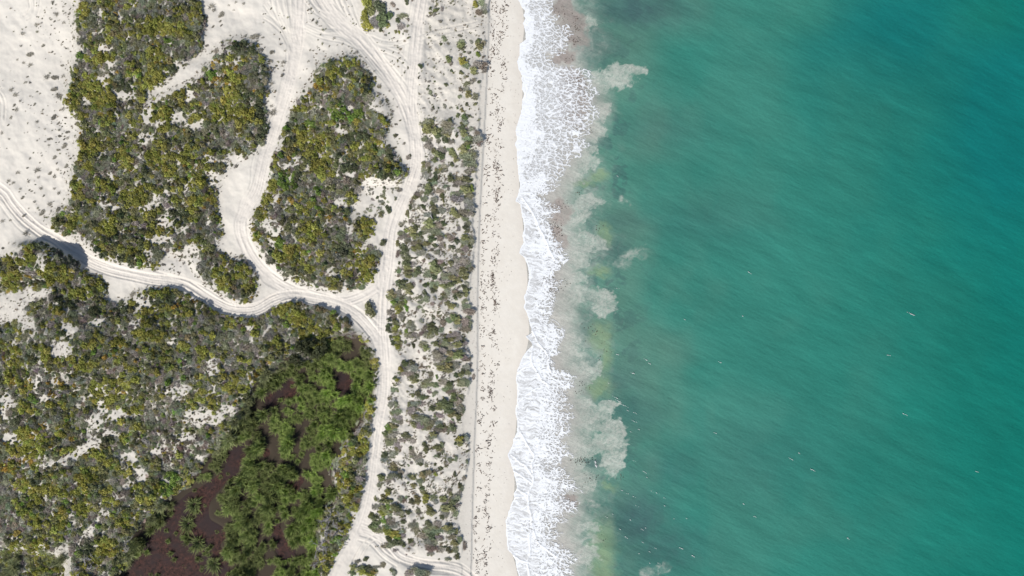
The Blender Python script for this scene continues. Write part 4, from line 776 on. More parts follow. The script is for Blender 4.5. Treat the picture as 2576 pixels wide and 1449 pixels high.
driftwood([(858, 1380), (869, 1378)], 0.07, 'second white stub of wood lower on the left verge')

# ------------------------------------------------------------------ tussocks on the open sand
TUS = [(a, b, c, 'left') for (a, b, c) in Q(0,0,[(225,340,35),(310,545,40),(550,900,48),(275,775,24),(640,230,24),(545,1175,42),(165,1110,27),(145,1060,22),(20,1345,30),(500,1400,30),(370,1230,27),(680,1395,30),(90,1400,20),(510,345,16),(360,250,27),(565,145,30),(530,25,32),(705,135,24),(635,770,30),(210,465,22),(235,635,22),(175,605,20),(110,1190,24),(85,1258,18),(150,960,40),(590,1240,24),(300,660,32),(680,490,20),(430,185,17),(500,185,17),(550,215,18),(110,910,32),(640,1100,32),(590,970,50),(630,660,22),(560,780,42),(440,455,27),(740,370,24),(740,240,20),(685,1330,27),(470,780,40),(620,450,20),(400,945,18),(300,970,18),(350,1050,20),(260,830,22),(200,1020,18),(450,1300,18),(610,1370,24),(560,50,18)])
 + Q(0,1,[(370,270,42),(385,340,24),(550,330,32),(510,290,30),(550,135,32),(300,147,17),(405,185,16),(80,380,27),(130,395,22),(175,290,27),(230,540,27),(440,520,22),(345,585,24),(200,455,24),(650,20,42),(670,225,30),(590,60,24),(580,260,22),(290,650,18),(100,770,17),(20,780,26),(140,1010,27),(95,1000,20),(40,1050,22),(500,610,42),(430,690,50),(260,910,48),(240,720,22),(280,240,18),(590,500,27),(545,450,22),(490,15,22),(410,450,27),(290,380,27),(300,460,20),(820,1310,26),(830,1045,18),(880,1290,22)])]
TUS += [(a, b, c, 'mid') for (a, b, c) in Q(1,0,[(545,510,20),(580,510,16),(615,470,14),(680,520,14),(735,465,17),(780,390,24),(820,455,14),(870,450,17),(640,500,16),(585,580,14),(525,620,20),(480,705,14),(515,690,14),(270,630,32),(260,665,20),(275,710,20),(262,760,24),(290,515,20),(155,525,45),(140,615,34),(120,695,38),(155,1070,30),(115,1025,20),(170,1140,52),(90,930,42),(150,850,32),(80,790,42),(85,480,16),(75,230,14),(180,350,16),(235,395,16),(1105,580,12),(1185,720,16),(1230,870,30),(1340,920,16),(1380,1000,16),(1420,1080,16),(1330,1050,20),(1400,1360,22),(1410,1250,24),(960,490,14),(1010,520,18),(930,470,14),(20,370,30),(70,380,20)])
 + Q(0,0,[(2230,145,40),(2240,160,30),(2350,100,20),(2300,55,18),(2370,25,20),(2150,110,30),(2450,40,20),(2145,270,24),(2220,215,24),(2230,255,20),(2120,70,50),(2560,370,50)]) ]
rt = np.random.default_rng(9)
TUSSOCK_LABEL = {'left': 'small grey-green tussock on the white sand left of the dense scrub', 'mid': 'small grey tussock on pale sand around the two middle thickets'}
for (u, v, c, where) in TUS:
    z = float(zat(np.array([u]), np.array([v]))[0]) - 0.02
    x, y = uv_to_xy(u, v, z)
    o = add_obj('tussock', (TUFTS + TWIGGY[:2])[rt.integers(0, 5)], TUSSOCK_LABEL[where], 'tussock', None, 'tussocks on open sand, ' + where)
    o.location = (x, y, z); s = c * K * rt.uniform(0.72, 0.98)
    o.scale = (s * 1.15, s * 0.8, s * 0.5); o.rotation_euler = (0, 0, 0.4 + rt.normal(0, 0.3))
    o['tint'] = [float(q) for q in np.array((0.250, 0.232, 0.190)) * rt.uniform(0.65, 1.3)]
PROTO = [o for o in COL.objects if o.name.startswith('shrub')]
def first_with(me, nm):
    return next(o for o in COL.objects if o.data == me and o.parent is None)
P_LEAFY = [first_with(m, 0) for m in LEAFY if any(o.data == m and o.parent is None for o in COL.objects)]
P_TWIG = [first_with(m, 0) for m in TWIGGY if any(o.data == m and o.parent is None for o in COL.objects)]
P_TUFT = [first_with(m, 0) for m in TUFTS]
P_ALL = P_LEAFY + P_TWIG
NL, NTW = len(P_LEAFY), len(P_TWIG)

# ------------------------------------------------------------------ the dense scrub
def jgrid(u0, u1, v0, v1, s, r):
    uu, vv = np.meshgrid(np.arange(u0, u1, s), np.arange(v0, v1, s))
    uu = uu + (np.arange(uu.shape[0]) % 2)[:, None] * s * 0.5
    return (uu + r.uniform(-0.48, 0.48, uu.shape) * s).ravel(), (vv + r.uniform(-0.48, 0.48, uu.shape) * s).ravel()
tone_u = np.array([t[0] for t in TONES]); tone_v = np.array([t[1] for t in TONES])
tone_a = np.array([t[2] for t in TONES]); tone_b = np.array([t[3] for t in TONES]); tone_k = [t[4] for t in TONES]
def classify(u, v, r):
    out = []
    nz = fbm(u / 30.0, v / 30.0, 140, 3); nb = fbm(u / 120.0, v / 120.0, 150, 3)
    wu = u + 14 * (fbm(u / 16, v / 16, 160, 2) - 0.5); wv = v + 14 * (fbm(u / 16, v / 16, 165, 2) - 0.5)
    for i in range(len(u)):
        d = ((wu[i] - tone_u) / tone_a) ** 2 + ((wv[i] - tone_v) / tone_b) ** 2
        j = int(np.argmin(d))
        if d[j] < 1.15 and r.random() < (0.5 if tone_k[j] == 'Y' else 0.80):
            out.append(tone_k[j]); continue
        q = nz[i] + 0.135 * r.normal() + 0.25 * (nb[i] - 0.5)
        out.append('O' if q > 0.69 else 'M' if q > 0.56 else ('D' if r.random() < 0.45 else 'M') if q > 0.50 else 'G' if q > 0.36 else ('G' if r.random() < 0.75 else 'B'))
        if r.random() < 0.02: out[-1] = 'V'
        if r.random() < 0.015: out[-1] = 'Y'
    return out
def dense(name, mask, label, sp, seed, rimmask=None, cat='scrub'):
    r = np.random.default_rng(seed)
    rows = np.where(mask.max(1) > 0)[0]; cols = np.where(mask.max(0) > 0)[0]
    u, v = jgrid(GU[cols[0]], GU[cols[-1]], GV[rows[0]], GV[rows[-1]], sp, r)
    wu = u + 13 * (fbm(u / 18, v / 18, 170, 3) - 0.5) * 2; wv = v + 13 * (fbm(u / 18, v / 18, 175, 3) - 0.5) * 2
    keep = (samp(mask, wu, wv) > 0.5) & (samp(m_road, u, v) < 0.35) & (u > -150) & (v > -110) & (v < 1560)
    gap = samp(m_gap, wu * 0.5 + u * 0.5, wv * 0.5 + v * 0.5)
    bare = fbm(u / 26.0, v / 26.0, 180, 3)
    keep &= r.random(len(u)) > np.maximum(0.80 * sstep(0.1, 0.75, gap), 0.35 * sstep(0.60, 0.70, bare))
    keep &= r.random(len(u)) < 0.62 + 0.38 * sstep(0.5, 0.95, samp(blur(mask if rimmask is None else rimmask, 9), wu, wv))
    u, v, gap = u[keep], v[keep], gap[keep]
    k = classify(u, v, r)
    n = len(u)
    z = zat(u, v) - 0.08
    edge = samp(blur(mask if rimmask is None else rimmask, 7), u, v)
    s = sp * K * np.exp(r.normal(-0.17, 0.33, n)).clip(0.45, 1.7) * (0.62 + 0.38 * sstep(0.45, 0.9, edge)) * (1 - 0.35 * gap)
    s = s * np.array([{'O': 1.12, 'G': 1.05, 'D': 1.0, 'M': 1.0, 'V': 1.0, 'Y': 0.8, 'B': 0.75}[q] for q in k])
    hz = s * r.uniform(0.55, 1.35, n) + 0.10 + 0.40 * sstep(0.5, 0.75, fbm(u / 20, v / 20, 188, 2))
    hz = hz * (0.42 + 0.58 * sstep(0.5, 0.95, samp(blur(mask, 12), u, v)))
    x, y = uv_to_xy(u, v, z + 0.5)
    S = np.stack([s * r.uniform(0.9, 1.25, n), s * r.uniform(0.9, 1.25, n), hz], 1)
    R = np.stack([np.zeros(n), np.zeros(n), r.random(n) * 6.28], 1)
    T = np.array([tint_of(q, r, 0.26) for q in k]) * (1 + 0.22 * sstep(760, 1150, v))[:, None]
    I = np.array([(NL + r.integers(0, NTW)) if q in 'GB' else r.integers(0, NL) for q in k])
    return scatter(name, np.stack([x, y, z], 1), S, R, T, I, P_ALL, label, cat)
m_south_only = m_south * (1 - (blur(raster(MARSH), 4) > 0.5)) * (1 - raster(SOUTH_SAND))
dense('coastal_scrub', m_west, 'dense mixed olive and grey scrub of the upper left dune', 6.3, 501)
dense('coastal_scrub', m_loop, 'egg-shaped thicket of olive and grey scrub enclosed by the looping tracks', 6.3, 502)
dense('coastal_scrub', m_south_only, 'olive, orange and grey scrub slope between the lower track and marsh', 6.1, 503, m_south)

# small leftover shrubs of the foredune strip and the fringes
r = np.random.default_rng(60)
P, S, R, T, I = [], [], [], [], []
for (u, v, a, b, k) in small:
    z = float(zat(np.array([u]), np.array([v]))[0]) - 0.05
    x, y = uv_to_xy(u, v, z + 0.3); kk = 1.15 if v < 300 else 1.35; sx, sy = a * K * kk, b * K * kk
    P.append((x, y, z)); S.append((sx, sy, 0.30 * (sx + sy) + 0.06)); R.append((0, 0, r.choice([0, 3.14]) + r.normal(0, 0.15)))
    T.append(tint_of(k, r)); I.append(NL + r.integers(0, NTW) if k in 'GB' else r.integers(0, NL))
for (u, v, a, b, k) in SHRUBS:
    if v < 290 or u < 930: continue
    for _ in range(int(r.integers(1, 4))):
        an = r.random() * 6.28; q = r.uniform(0.6, 1.15)
        uu, vv = u + math.cos(an) * a * q, v + math.sin(an) * b * q
        if uu > np.interp(vv, SCARP_V, SCARP_U) - 3 or samp(b_road, np.array([uu]), np.array([vv]))[0] > 0.3: continue
        z = float(zat(np.array([uu]), np.array([vv]))[0]) - 0.05
        x, y = uv_to_xy(uu, vv, z + 0.3); sx, sy = a * K * r.uniform(0.45, 0.95), b * K * r.uniform(0.45, 0.95)
        P.append((x, y, z)); S.append((sx, sy, 0.25 * (sx + sy) + 0.05)); R.append((0, 0, r.random() * 6.28))
        g = r.random() < 0.75; T.append(tint_of('G' if g else 'M', r, 0.25)); I.append(NL + r.integers(0, NTW) if g else r.integers(0, NL))
for _ in range(46):
    uu, vv = r.uniform(915, 1018), r.uniform(452, 560)
    if samp(m_road, np.array([uu]), np.array([vv]))[0] > 0.2 or samp(m_loop, np.array([uu]), np.array([vv]))[0] > 0.5: continue
    z = float(zat(np.array([uu]), np.array([vv]))[0]) - 0.04; x, y = uv_to_xy(uu, vv, z + 0.2); q = r.uniform(0.14, 0.5)
    P.append((x, y, z)); S.append((q * 1.2, q * 0.9, q * 0.55)); R.append((0, 0, r.random() * 6.28)); T.append(tint_of('G', r, 0.25)); I.append(NL + r.integers(0, NTW))
scatter('low_shrubs', P, S, R, T, I, P_ALL, 'small low grey shrubs dotted between the larger foredune shrubs', 'shrubs')

# tiny tufts and fallen twigs: foredune, scrub fringes, open sand on the left
u, v = jgrid(-120, 1240, -100, 1550, 3.6, r)
den = (0.17 + 0.37 * sstep(250, 420, v)) * samp(b_fore, u, v) * sstep(0.40, 0.62, fbm(u / 22, v / 22, 210, 3))
fringe = samp(blur(np.maximum(np.maximum(m_west, m_loop), m_south), 9), u, v)
den = np.maximum(den, 0.30 * sstep(0.04, 0.4, fringe) * (0.35 + 0.65 * (fringe < 0.6)))
den = np.maximum(den, 0.30 * samp(m_gap, u, v) * sstep(0.38, 0.6, fbm(u / 15, v / 15, 215, 2)))
left = np.clip(np.interp(u, [-60, 40, 100, 185, 200], [0.008, 0.02, 0.055, 0.12, 0.0]), 0, 1) * (v < 640) * sstep(0.30, 0.62, fbm(u / 60, v / 60, 220, 3))
den = np.maximum(den, left)
mid = 0.10 * ((u > 600) & (u < 1200) & (v < 430)) * sstep(0.50, 0.66, fbm(u / 40, v / 40, 230, 3)) * (1 - samp(b_road, u, v))
den = np.maximum(den, mid)
den = np.maximum(den, 0.22 * np.exp(-((u - 965) / 50) ** 2 - ((v - 490) / 45) ** 2) * sstep(0.40, 0.6, fbm(u / 20, v / 20, 232, 3)))
den = den * (samp(m_road, u, v) < 0.25) * (u < np.interp(v, SCARP_V, SCARP_U) - 2) * (samp(m_marsh, u, v) < 0.5)
keep = r.random(len(u)) < den
u, v = u[keep], v[keep]; n = len(u)
z = zat(u, v) - 0.01; x, y = uv_to_xy(u, v, z)
s = np.exp(r.normal(math.log(0.17), 0.42, n)).clip(0.05, 0.40) * np.where(u < 195, 0.85, 1.0)
tt = np.array([np.array(((0.24, 0.22, 0.19), (0.16, 0.155, 0.105), (0.20, 0.20, 0.12), (0.26, 0.215, 0.16))[r.integers(0, 4)]) * r.uniform(0.65, 1.25) for _ in range(n)])
scatter('ground_tufts', np.stack([x, y, z], 1), np.stack([s * 1.2, s * 0.8, s * 0.7], 1), np.stack([np.zeros(n), np.zeros(n), 0.4 + r.normal(0, 0.5, n)], 1), tt,
        np.array(r.integers(0, len(P_TUFT) + 2, n)), P_TUFT + P_TWIG[:2], 'tiny sparse tufts and twigs speckling the pale dune sand', 'tufts')

# ------------------------------------------------------------------ marsh reeds
reed_src = []
for i, (u, v) in enumerate(((486, 1270), (470, 1320), (497, 1367), (537, 1420))):
    z = 1.05; x, y = uv_to_xy(u, v, z + 0.7)
    o = add_obj('reed_clump', REEDS[i], ['reed island at the top of the big brown pool', 'reed island in the middle of the big brown pool', 'tall reed island low in the big brown pool', 'reed island by the right bank of the big brown pool'][i], 'reeds', None, 'reed clumps standing in the brown pool')
    o.location = (x, y, z); o.scale = (1.3, 1.5, 1.1); o['tint'] = [0.075, 0.095, 0.035]; reed_src.append(o)
b_pool2 = blur(m_pool, 7)
u, v = jgrid(-150, 960, 830, 1560, 11.0, r)
wu = u + 10 * (fbm(u / 22, v / 22, 240, 3) - 0.5) * 2; wv = v + 10 * (fbm(u / 22, v / 22, 245, 3) - 0.5) * 2
inm = samp(m_marsh, wu, wv); pool = samp(b_pool2, u * .7 + wu * .3, v * .7 + wv * .3)
f1, fe = worley(wu / 27.0, wv / 31.0, 256); isl = samp(m_isle, wu, wv)
keep = (inm > 0.5) & ((u > 210) | (r.random(len(u)) < 0.55)) & ((pool < 0.16) | (isl > 0.5) | (r.random(len(u)) < 0.10)) & (samp(m_road, u, v) < 0.3) & (fe > r.uniform(0.05, 0.30, len(u)))
keep &= r.random(len(u)) > 0.95 * sstep(0.55, 0.64, fbm(u / 24, v / 32, 250, 3)) * (u > 180)
u, v, f1, pool = u[keep], v[keep], f1[keep], pool[keep]; n = len(u)
edge = samp(blur(m_marsh, 14), u, v)
tall = np.clip(1.05 - 1.1 * f1 + 0.22 * r.normal(size=n), 0, 1) * (0.5 + 0.8 * sstep(0.3, 0.65, fbm(u / 60, v / 60, 255, 2)))
bright = fbm(u / 34, v / 34, 260, 3); green = sstep(640, 800, u + 0.05 * (v - 900)) * sstep(880, 960, v)
A = np.array((0.130, 0.150, 0.058)); B = np.array((0.178, 0.262, 0.050)); Cc = np.array((0.240, 0.232, 0.160))
g = np.clip(0.35 * sstep(0.3, 0.7, bright) + 0.6 * green, 0, 1)[:, None]
T = A * (1 - g) + B * g
e = (0.75 * (1 - sstep(0.55, 0.95, edge)) * (u < 720))[:, None]
e = np.maximum(e, 0.75 * ((u < 210) & (v > 1360))[:, None])
T = (T * (1 - e) + Cc * e) * (0.65 + 0.6 * sstep(0.35, 0.65, bright))[:, None] * r.uniform(0.75, 1.25, (n, 1)) * (0.75 + 0.6 * tall)[:, None]
z = np.maximum(zat(u, v), 1.02) - 0.03
x, y = uv_to_xy(u, v, z + 0.7)
s = np.where(pool > 0.16, 0.55, 1.0) * np.where((u < 200) & (v > 1360), 0.75, 1.0) * r.uniform(0.60, 0.85, n) * (0.75 + 0.5 * tall)
S = np.stack([s, s, s * (0.35 + 2.0 * tall)], 1)
scatter('reed_bed', np.stack([x, y, z], 1), S, np.stack([np.zeros(n), np.zeros(n), r.normal(0, 0.5, n)], 1), T, r.integers(0, 4, n), reed_src, 'streaky green reed bed of the marsh beside the sand track', 'reeds')
# ------------------------------------------------------------------ sea
M = NT('sea_water', 0.22)
P = M.pos()
deep = M.mix(M.attr('deep'), (0.029, 0.157, 0.122), (0.0045, 0.128, 0.098))
deep = M.mix(M.attr('blue'), deep, (0.003, 0.112, 0.108))
near = M.mix(M.attr('near'), deep, (0.085, 0.180, 0.138))
dk = M.mix(M.attr('murk'), near, (0.040, 0.078, 0.082))
bar = M.mix(M.attr('bar'), dk, (0.170, 0.245, 0.140))
cl = M.mix(M.attr('cloud'), bar, (0.352, 0.372, 0.328))
sand = M.mix(M.attr('sand'), cl, (0.352, 0.336, 0.305))
mauve = M.mix(M.attr('mauve'), sand, (0.255, 0.222, 0.200))
# streaky wind texture in the water colour and the surface
mr = M.n('ShaderNodeMapping'); M.l(P, mr.inputs[0]); mr.inputs['Rotation'].default_value = (0, 0, math.radians(26))
mp = M.n('ShaderNodeMapping'); M.l(mr.outputs[0], mp.inputs[0]); mp.inputs['Scale'].default_value = (0.13, 0.50, 1.0)
st = M.noise(1.0, 4, 0.5, mp.outputs[0])
fine = M.noise(2.2, 4, 0.7)
mp3 = M.n('ShaderNodeMapping'); M.l(mr.outputs[0], mp3.inputs[0]); mp3.inputs['Scale'].default_value = (0.030, 0.11, 1.0)
swell = M.noise(1.0, 3, 0.5, mp3.outputs[0])
st = M.math('ADD', M.math('MULTIPLY', st, 0.50), M.math('MULTIPLY', swell, 0.50))
tone = M.math('ADD', M.math('MULTIPLY', M.math('SUBTRACT', st, 0.5), 0.85), M.math('ADD', 1.0, M.math('MULTIPLY', M.math('SUBTRACT', fine, 0.5), 0.35)))
c = M.n('ShaderNodeVectorMath', operation='SCALE'); M.l(mauve, c.inputs[0])
gr = M.math('MULTIPLY', M.math('SUBTRACT', M.noise(1.5, 6, 0.72), 0.5), M.math('MULTIPLY', M.attr('cloud'), 0.95))
M.l(M.math('ADD', tone, gr), c.inputs[3])
M.l(c.outputs[0], M.b.inputs['Base Color'])
M.b.inputs['IOR'].default_value = 1.33
mp2 = M.n('ShaderNodeMapping'); M.l(mr.outputs[0], mp2.inputs[0]); mp2.inputs['Scale'].default_value = (0.45, 1.5, 1.0)
wv1 = M.noise(1.0, 5, 0.65, mp2.outputs[0])
M.bump(wv1, 0.35, 0.30)
M_SEA = M.m

step = 0.15
xs = np.concatenate([np.arange(-4.5, 118, step), [125, 140, 180, 300, 700, 1800, 5000]])
ys = np.concatenate([[-5000, -1800, -600, -250, -130, -90], np.arange(-70, 70, step), [90, 130, 250, 600, 1800, 5000]])
X, Y = np.meshgrid(xs, ys)
U, V = xy_to_uv(X, Y, 0.0)
Uc = np.clip(U, 1180, 2900); Vc = np.clip(V, -220, 1670)
flow = 26 * (fbm(Uc / 55, Vc / 55, 300, 4) - 0.5) * 2, 26 * (fbm(Uc / 55, Vc / 55, 310, 4) - 0.5) * 2
small_ = 9 * (fbm(Uc / 13, Vc / 13, 320, 4) - 0.5) * 2, 9 * (fbm(Uc / 13, Vc / 13, 330, 4) - 0.5) * 2
WU, WV = Uc + 0.55 * flow[0] + 1.3 * small_[0], Vc + 0.55 * flow[1] + 1.3 * small_[1]
def blob_field(lst, kinds, soft0, soft1):
    f = np.zeros_like(U)
    for (a, b, c_, d_, k) in lst:
        if k not in kinds: continue
        sel = (np.abs(Uc - a) < 2 * c_ + 40) & (np.abs(Vc - b) < 2 * d_ + 40)
        if not sel.any(): continue
        d = np.sqrt(((WU[sel] - a) / c_) ** 2 + ((WV[sel] - b) / d_) ** 2)
        f[sel] = np.maximum(f[sel], 1 - sstep(soft0, soft1, d))
    return f
billow = fbm(WU / 20, WV / 16, 340, 5, 0.6)
ridge = 1 - np.abs(fbm(WU / 30, WV / 14, 350, 4) - 0.5) * 2
wrinkle = sstep(0.86, 0.97, 1 - np.abs(fbm(WU / 12, WV / 7, 352, 4) - 0.5) * 2)
def core_field(lst, kinds, grow):
    f = np.full_like(U, -1.0)
    for (a, b, c_, d_, k) in lst:
        if k not in kinds: continue
        sel = (np.abs(Uc - a) < 2 * c_ + 60) & (np.abs(Vc - b) < 2 * d_ + 60)
        if not sel.any(): continue
        d = np.sqrt(((WU[sel] - a) / (c_ * grow)) ** 2 + ((WV[sel] - b) / (d_ * grow)) ** 2)
        f[sel] = np.maximum(f[sel], 1 - d)
    return f
frag = (fbm(WU / 15, WV / 11, 353, 6, 0.62) - 0.5) * 2
wisp = (fbm((Uc - 0.3 * Vc) / 38 + 0.06 * flow[0], (Vc + 0.3 * Uc) / 9 + 0.12 * flow[1], 354, 5, 0.6) - 0.5) * 2
cf = core_field(CLOUDS, 'b', 1.32) + 0.42 * frag + 0.22 * wisp
crease = sstep(0.84, 0.98, 1 - np.abs(fbm(WU / 17, WV / 10, 357, 5, 0.6) - 0.5) * 2)
beige = sstep(0.0, 0.24, cf) * (0.70 + 0.30 * sstep(0.0, 0.6, cf)) * (0.84 + 0.2 * sstep(0.3, 0.7, billow)) * (1 - 0.38 * crease)
pale = blob_field(CLOUDS, 'g', 0.45, 1.3) * (0.15 + 0.75 * sstep(0.35, 0.7, billow))
bars = blob_field(BARS, 'y', 0.30, 1.40) * (0.75 + 0.25 * sstep(0.3, 0.7, billow))
haze_ = np.clip((1 - sstep(1425, 1560, Uc + 1.8 * flow[0] + 26 * frag)) * (0.30 + 0.42 * (1 - sstep(1415, 1470, Uc)) + 0.50 * sstep(0.34, 0.7, billow)), 0, 1) * (1 - 0.75 * np.clip(bars, 0, 1))
pale = np.maximum(pale, haze_)
mau = blob_field(CLOUDS, 'm', 0.72, 1.15) * (0.75 + 0.25 * sstep(0.3, 0.7, billow))
shoreu = np.interp(Vc, FL_V, FL_U); footu = np.interp(Vc, FR_V, FR_U)
foot_s = np.convolve(np.pad(np.interp(_sv, FR_V, FR_U), 30, mode='edge'), _k, 'valid')
fs = np.interp(Vc, _sv, foot_s)
sandf = np.clip(1 - sstep(-20, 75, Uc - fs + 0.5 * flow[0]), 0, 1) * 0.95
rag = 60 * (fbm(Uc / 120, Vc / 150, 360, 3) - 0.5) * 2
near = 1 - sstep(1500, 1820, Uc + 2.2 * rag)
near = np.maximum(near * 0.85, 0.16 * (1 - sstep(1650, 2350, Uc + 3 * rag - 0.12 * (Vc - 700))) * sstep(0.35, 0.7, fbm(Uc / 170, Vc / 130, 366, 3)))
blue = sstep(0, 900, (Uc - 1750) * 0.9 - 0.75 * (Vc - 250) + 3 * rag) * sstep(0.25, 0.6, fbm(Uc / 300, Vc / 240, 370, 3) + 0.15)
blue = 0.78 * np.clip(0.75 * blue + 0.7 * np.exp(-(((Uc - 2520) / 130) ** 2 + ((Vc - 330) / 200) ** 2)) + 0.5 * np.exp(-(((Uc - 2230) / 200) ** 2 + ((Vc - 60) / 110) ** 2)) - 0.8 * np.exp(-(((Uc - 2480) / 120) ** 2 + ((Vc - 40) / 70) ** 2)) - 0.5 * np.exp(-(((Uc - 2010) / 130) ** 2 + ((Vc - 30) / 60) ** 2)), 0, 1)
deepf = np.clip(sstep(1780, 2640, Uc + 1.2 * rag + 0.06 * (Vc - 700)), 0, 1)
murk = np.zeros_like(U)
for (a, b, c_, d_, k_) in ((1480,120,90,60,0.55),(1600,20,140,50,0.75),(1440,190,40,60,0.5),(1545,630,40,40,0.55),(1560,560,70,30,0.35),(1560,950,60,60,0.3),(1580,1040,80,60,0.45),(1600,1310,90,80,0.75),(1660,1380,120,70,0.55),(1690,1180,90,60,0.3),(1440,950,40,30,0.5),(1470,830,30,50,0.4),(1500,1165,50,16,0.75),(1560,1270,60,40,0.5),(1900,1150,200,120,0.2),(1750,560,180,70,0.22),(1660,330,130,50,0.2)):
    murk = np.maximum(murk, k_ * np.exp(-((WU - a) / c_) ** 2 - ((WV - b) / d_) ** 2) * (0.7 + 0.6 * billow))
murk = np.maximum(murk, 0.45 * sstep(0.60, 0.80, ridge) * sstep(1400, 1480, Uc) * (1 - sstep(1540, 1680, Uc)) * sstep(0.5, 0.62, fbm(Uc / 40, Vc / 40, 365, 3)))
seam = 1 - sstep(1522, 1556, Uc + 5 * (fbm(Uc / 20, Vc / 20, 367, 2) - 0.5))
bars = bars * (0.35 + 0.65 * seam)
murk = murk * (1 - 0.9 * np.clip(beige, 0, 1))
cloud = np.clip(np.maximum(beige, 0.86 * pale), 0, 1)
flat = lambda a: ('POINT', np.clip(a, 0, 1).ravel())
Zw = 0.05 * (fbm((X * 0.90 - Y * 0.43) * 0.22, (X * 0.43 + Y * 0.90) * 0.8, 380, 4) - 0.5) * 2 * sstep(1330, 1500, U)
sea = new_mesh('sea_water', np.stack([X, Y, Zw], -1).reshape(-1, 3), grid_faces(len(xs), len(ys)), M_SEA, 4, True,
               {'deep': flat(deepf), 'blue': flat(blue), 'near': flat(near), 'murk': flat(murk), 'bar': flat(bars * 0.85), 'cloud': flat(cloud * 0.92), 'sand': flat(sandf), 'mauve': flat(mau * 0.9)})
add_obj('sea_water', sea, kind='structure')

# ------------------------------------------------------------------ foam: a thin lace of real faces on the swash
M = NT('sea_foam', 0.6)
fc = M.ramp(M.attr('thick'), 0.0, 1.0, (0.40, 0.40, 0.395, 1), (0.66, 0.675, 0.69, 1))
M.l(fc, M.b.inputs['Base Color'])
M.bump(M.noise(6.0, 4, 0.7), 0.4, 0.05)
tp = M.n('ShaderNodeBsdfTransparent'); mx = M.n('ShaderNodeMixShader')
M.l(M.attr('body'), mx.inputs[0]); M.l(tp.outputs[0], mx.inputs[1]); M.l(M.b.outputs[0], mx.inputs[2]); M.l(mx.outputs[0], M.out.inputs[0])
M_FOAM = M.m
fst = 0.085
xs = np.arange((1225 - 1288) * K, (1560 - 1288) * K, fst); ys = np.arange(-63, 63, fst)
X, Y = np.meshgrid(xs, ys)
U, V = xy_to_uv(X, Y, 0.1)
nzl = 4.0 * (fbm(U / 8, V / 8, 400, 3) - 0.5) * 2
FLu = np.interp(V, FL_V, FL_U) + nzl * 0.5
FRu = np.interp(V + 6 * (fbm(U / 12, V / 12, 405, 3) - 0.5) * 2, FR_V, FR_U) + 22 * (fbm(U / 20, V / 14, 410, 4) - 0.5) * 2
s = (U - FLu) / np.maximum(FRu - FLu, 6)
wx = U + 10 * (fbm(U / 18, V / 18, 420, 4) - 0.5) * 2; wy = V + 9 * (fbm(U / 18, V / 18, 430, 4) - 0.5) * 2
skew = wy - 0.22 * (wx - 1300)
_, e1 = worley(wx / 14.0, skew / 8.8, 440)
_, e2 = worley(wx / 7.5 + 40, skew / 4.2 + 11, 450)
streak = fbm(wx / 26.0, skew / 3.4, 460, 4, 0.6)
clump = fbm(U / 34, V / 26, 470, 3)
upper = 1 - sstep(330, 560, V)                         # broad lace fan in the upper part
cover = np.interp(s, [0, 0.10, 0.45, 0.75, 1.0, 1.12], [0.99, 0.95, 0.84, 0.62, 0.32, 0.0])
cover = cover + 0.55 * (clump - 0.5) * sstep(0.12, 0.4, s) - 0.10 * upper * sstep(0.35, 0.7, s)
lace = np.minimum(e1 / 0.50, e2 / 0.46 + 0.10)
field = 0.80 * (1 - np.clip(lace, 0, 1)) ** 0.8 + 0.55 * (streak - 0.28)
_ins = field[(s > 0) & (s < 1.1)]; _q = np.quantile(_ins, np.linspace(0, 1, 201))
rank = np.interp(field + 0.0005 * vnoise(U * 3, V * 3, 471), _q, np.linspace(0, 1, 201))
on = (rank > 1 - cover) & (s > 0) & (s < 1.15)
sw = 0.11 + 0.24 * fbm(U / 9, V / 9, 472, 3) * (1.2 - 0.7 * s)
web = (e1 < sw) | (e2 < (sw - 0.08) * (1.5 - 1.5 * np.clip(s, 0, 1))) | (rank > 1 - cover * 0.60)
fan = (upper > 0.5 + 0.5 * (clump - 0.5)) & (s > 0.26 + 0.5 * (clump - 0.5)) & (s < 1.10)
on = np.where(fan, web, on)
on |= (s > 0) & (U - FLu < 3.0 + 2.5 * (clump - 0.3))
sheet = (s > 0) & (s < 0.42) & (V > 480) & (fbm(wx / 14, skew / 3.0, 480, 4) > 0.40)
on |= sheet
crest = np.zeros_like(U)
CZ = np.zeros_like(U)
for line in CRESTS:
    c = catmull([(p[0], p[1]) for p in line], 1.6)
    lo_u, hi_u, lo_v, hi_v = c[:, 0].min() - 8, c[:, 0].max() + 8, c[:, 1].min() - 8, c[:, 1].max() + 8
    sel = np.where((U > lo_u) & (U < hi_u) & (V > lo_v) & (V < hi_v))
    if len(sel[0]) == 0: continue
    pu, pv_ = U[sel] + 0.25 * nzl[sel], V[sel]
    dm = np.full(len(pu), 99.0)
    for q in c:
        dm = np.minimum(dm, np.hypot(pu - q[0], pv_ - q[1]))
    w = 0.6 + 3.6 * fbm(V[sel] / 9, U[sel] / 7, 490, 3)
    brk = 0.35 + 0.65 * sstep(0.34, 0.52, fbm(U[sel] / 10 + 7, V[sel] / 14, 495, 3))
    crest[sel] = np.maximum(crest[sel], (1 - sstep(w * 0.4, w * 1.5, dm)) * brk); CZ[sel] = np.maximum(CZ[sel], 0.07 * np.exp(-(dm / w) ** 2))
on |= crest > 0.5
body = sstep(-0.30, 0.10, rank - (1 - cover)) * (s > 0) * (1 - sstep(0.95, 1.15, s))
bw = np.maximum(1 - sstep(0.35 * sw, 1.7 * sw, e1), (1 - sstep(0.3 * sw, 1.3 * sw, e2)) * (1 - 0.75 * np.clip(s, 0, 1)))
bw = np.maximum(bw, 0.8 * sstep(-0.2, 0.1, rank - (1 - 0.6 * cover)))
wash = 0.42 * (1 - sstep(0.45, 1.0, s)) * (s > 0)
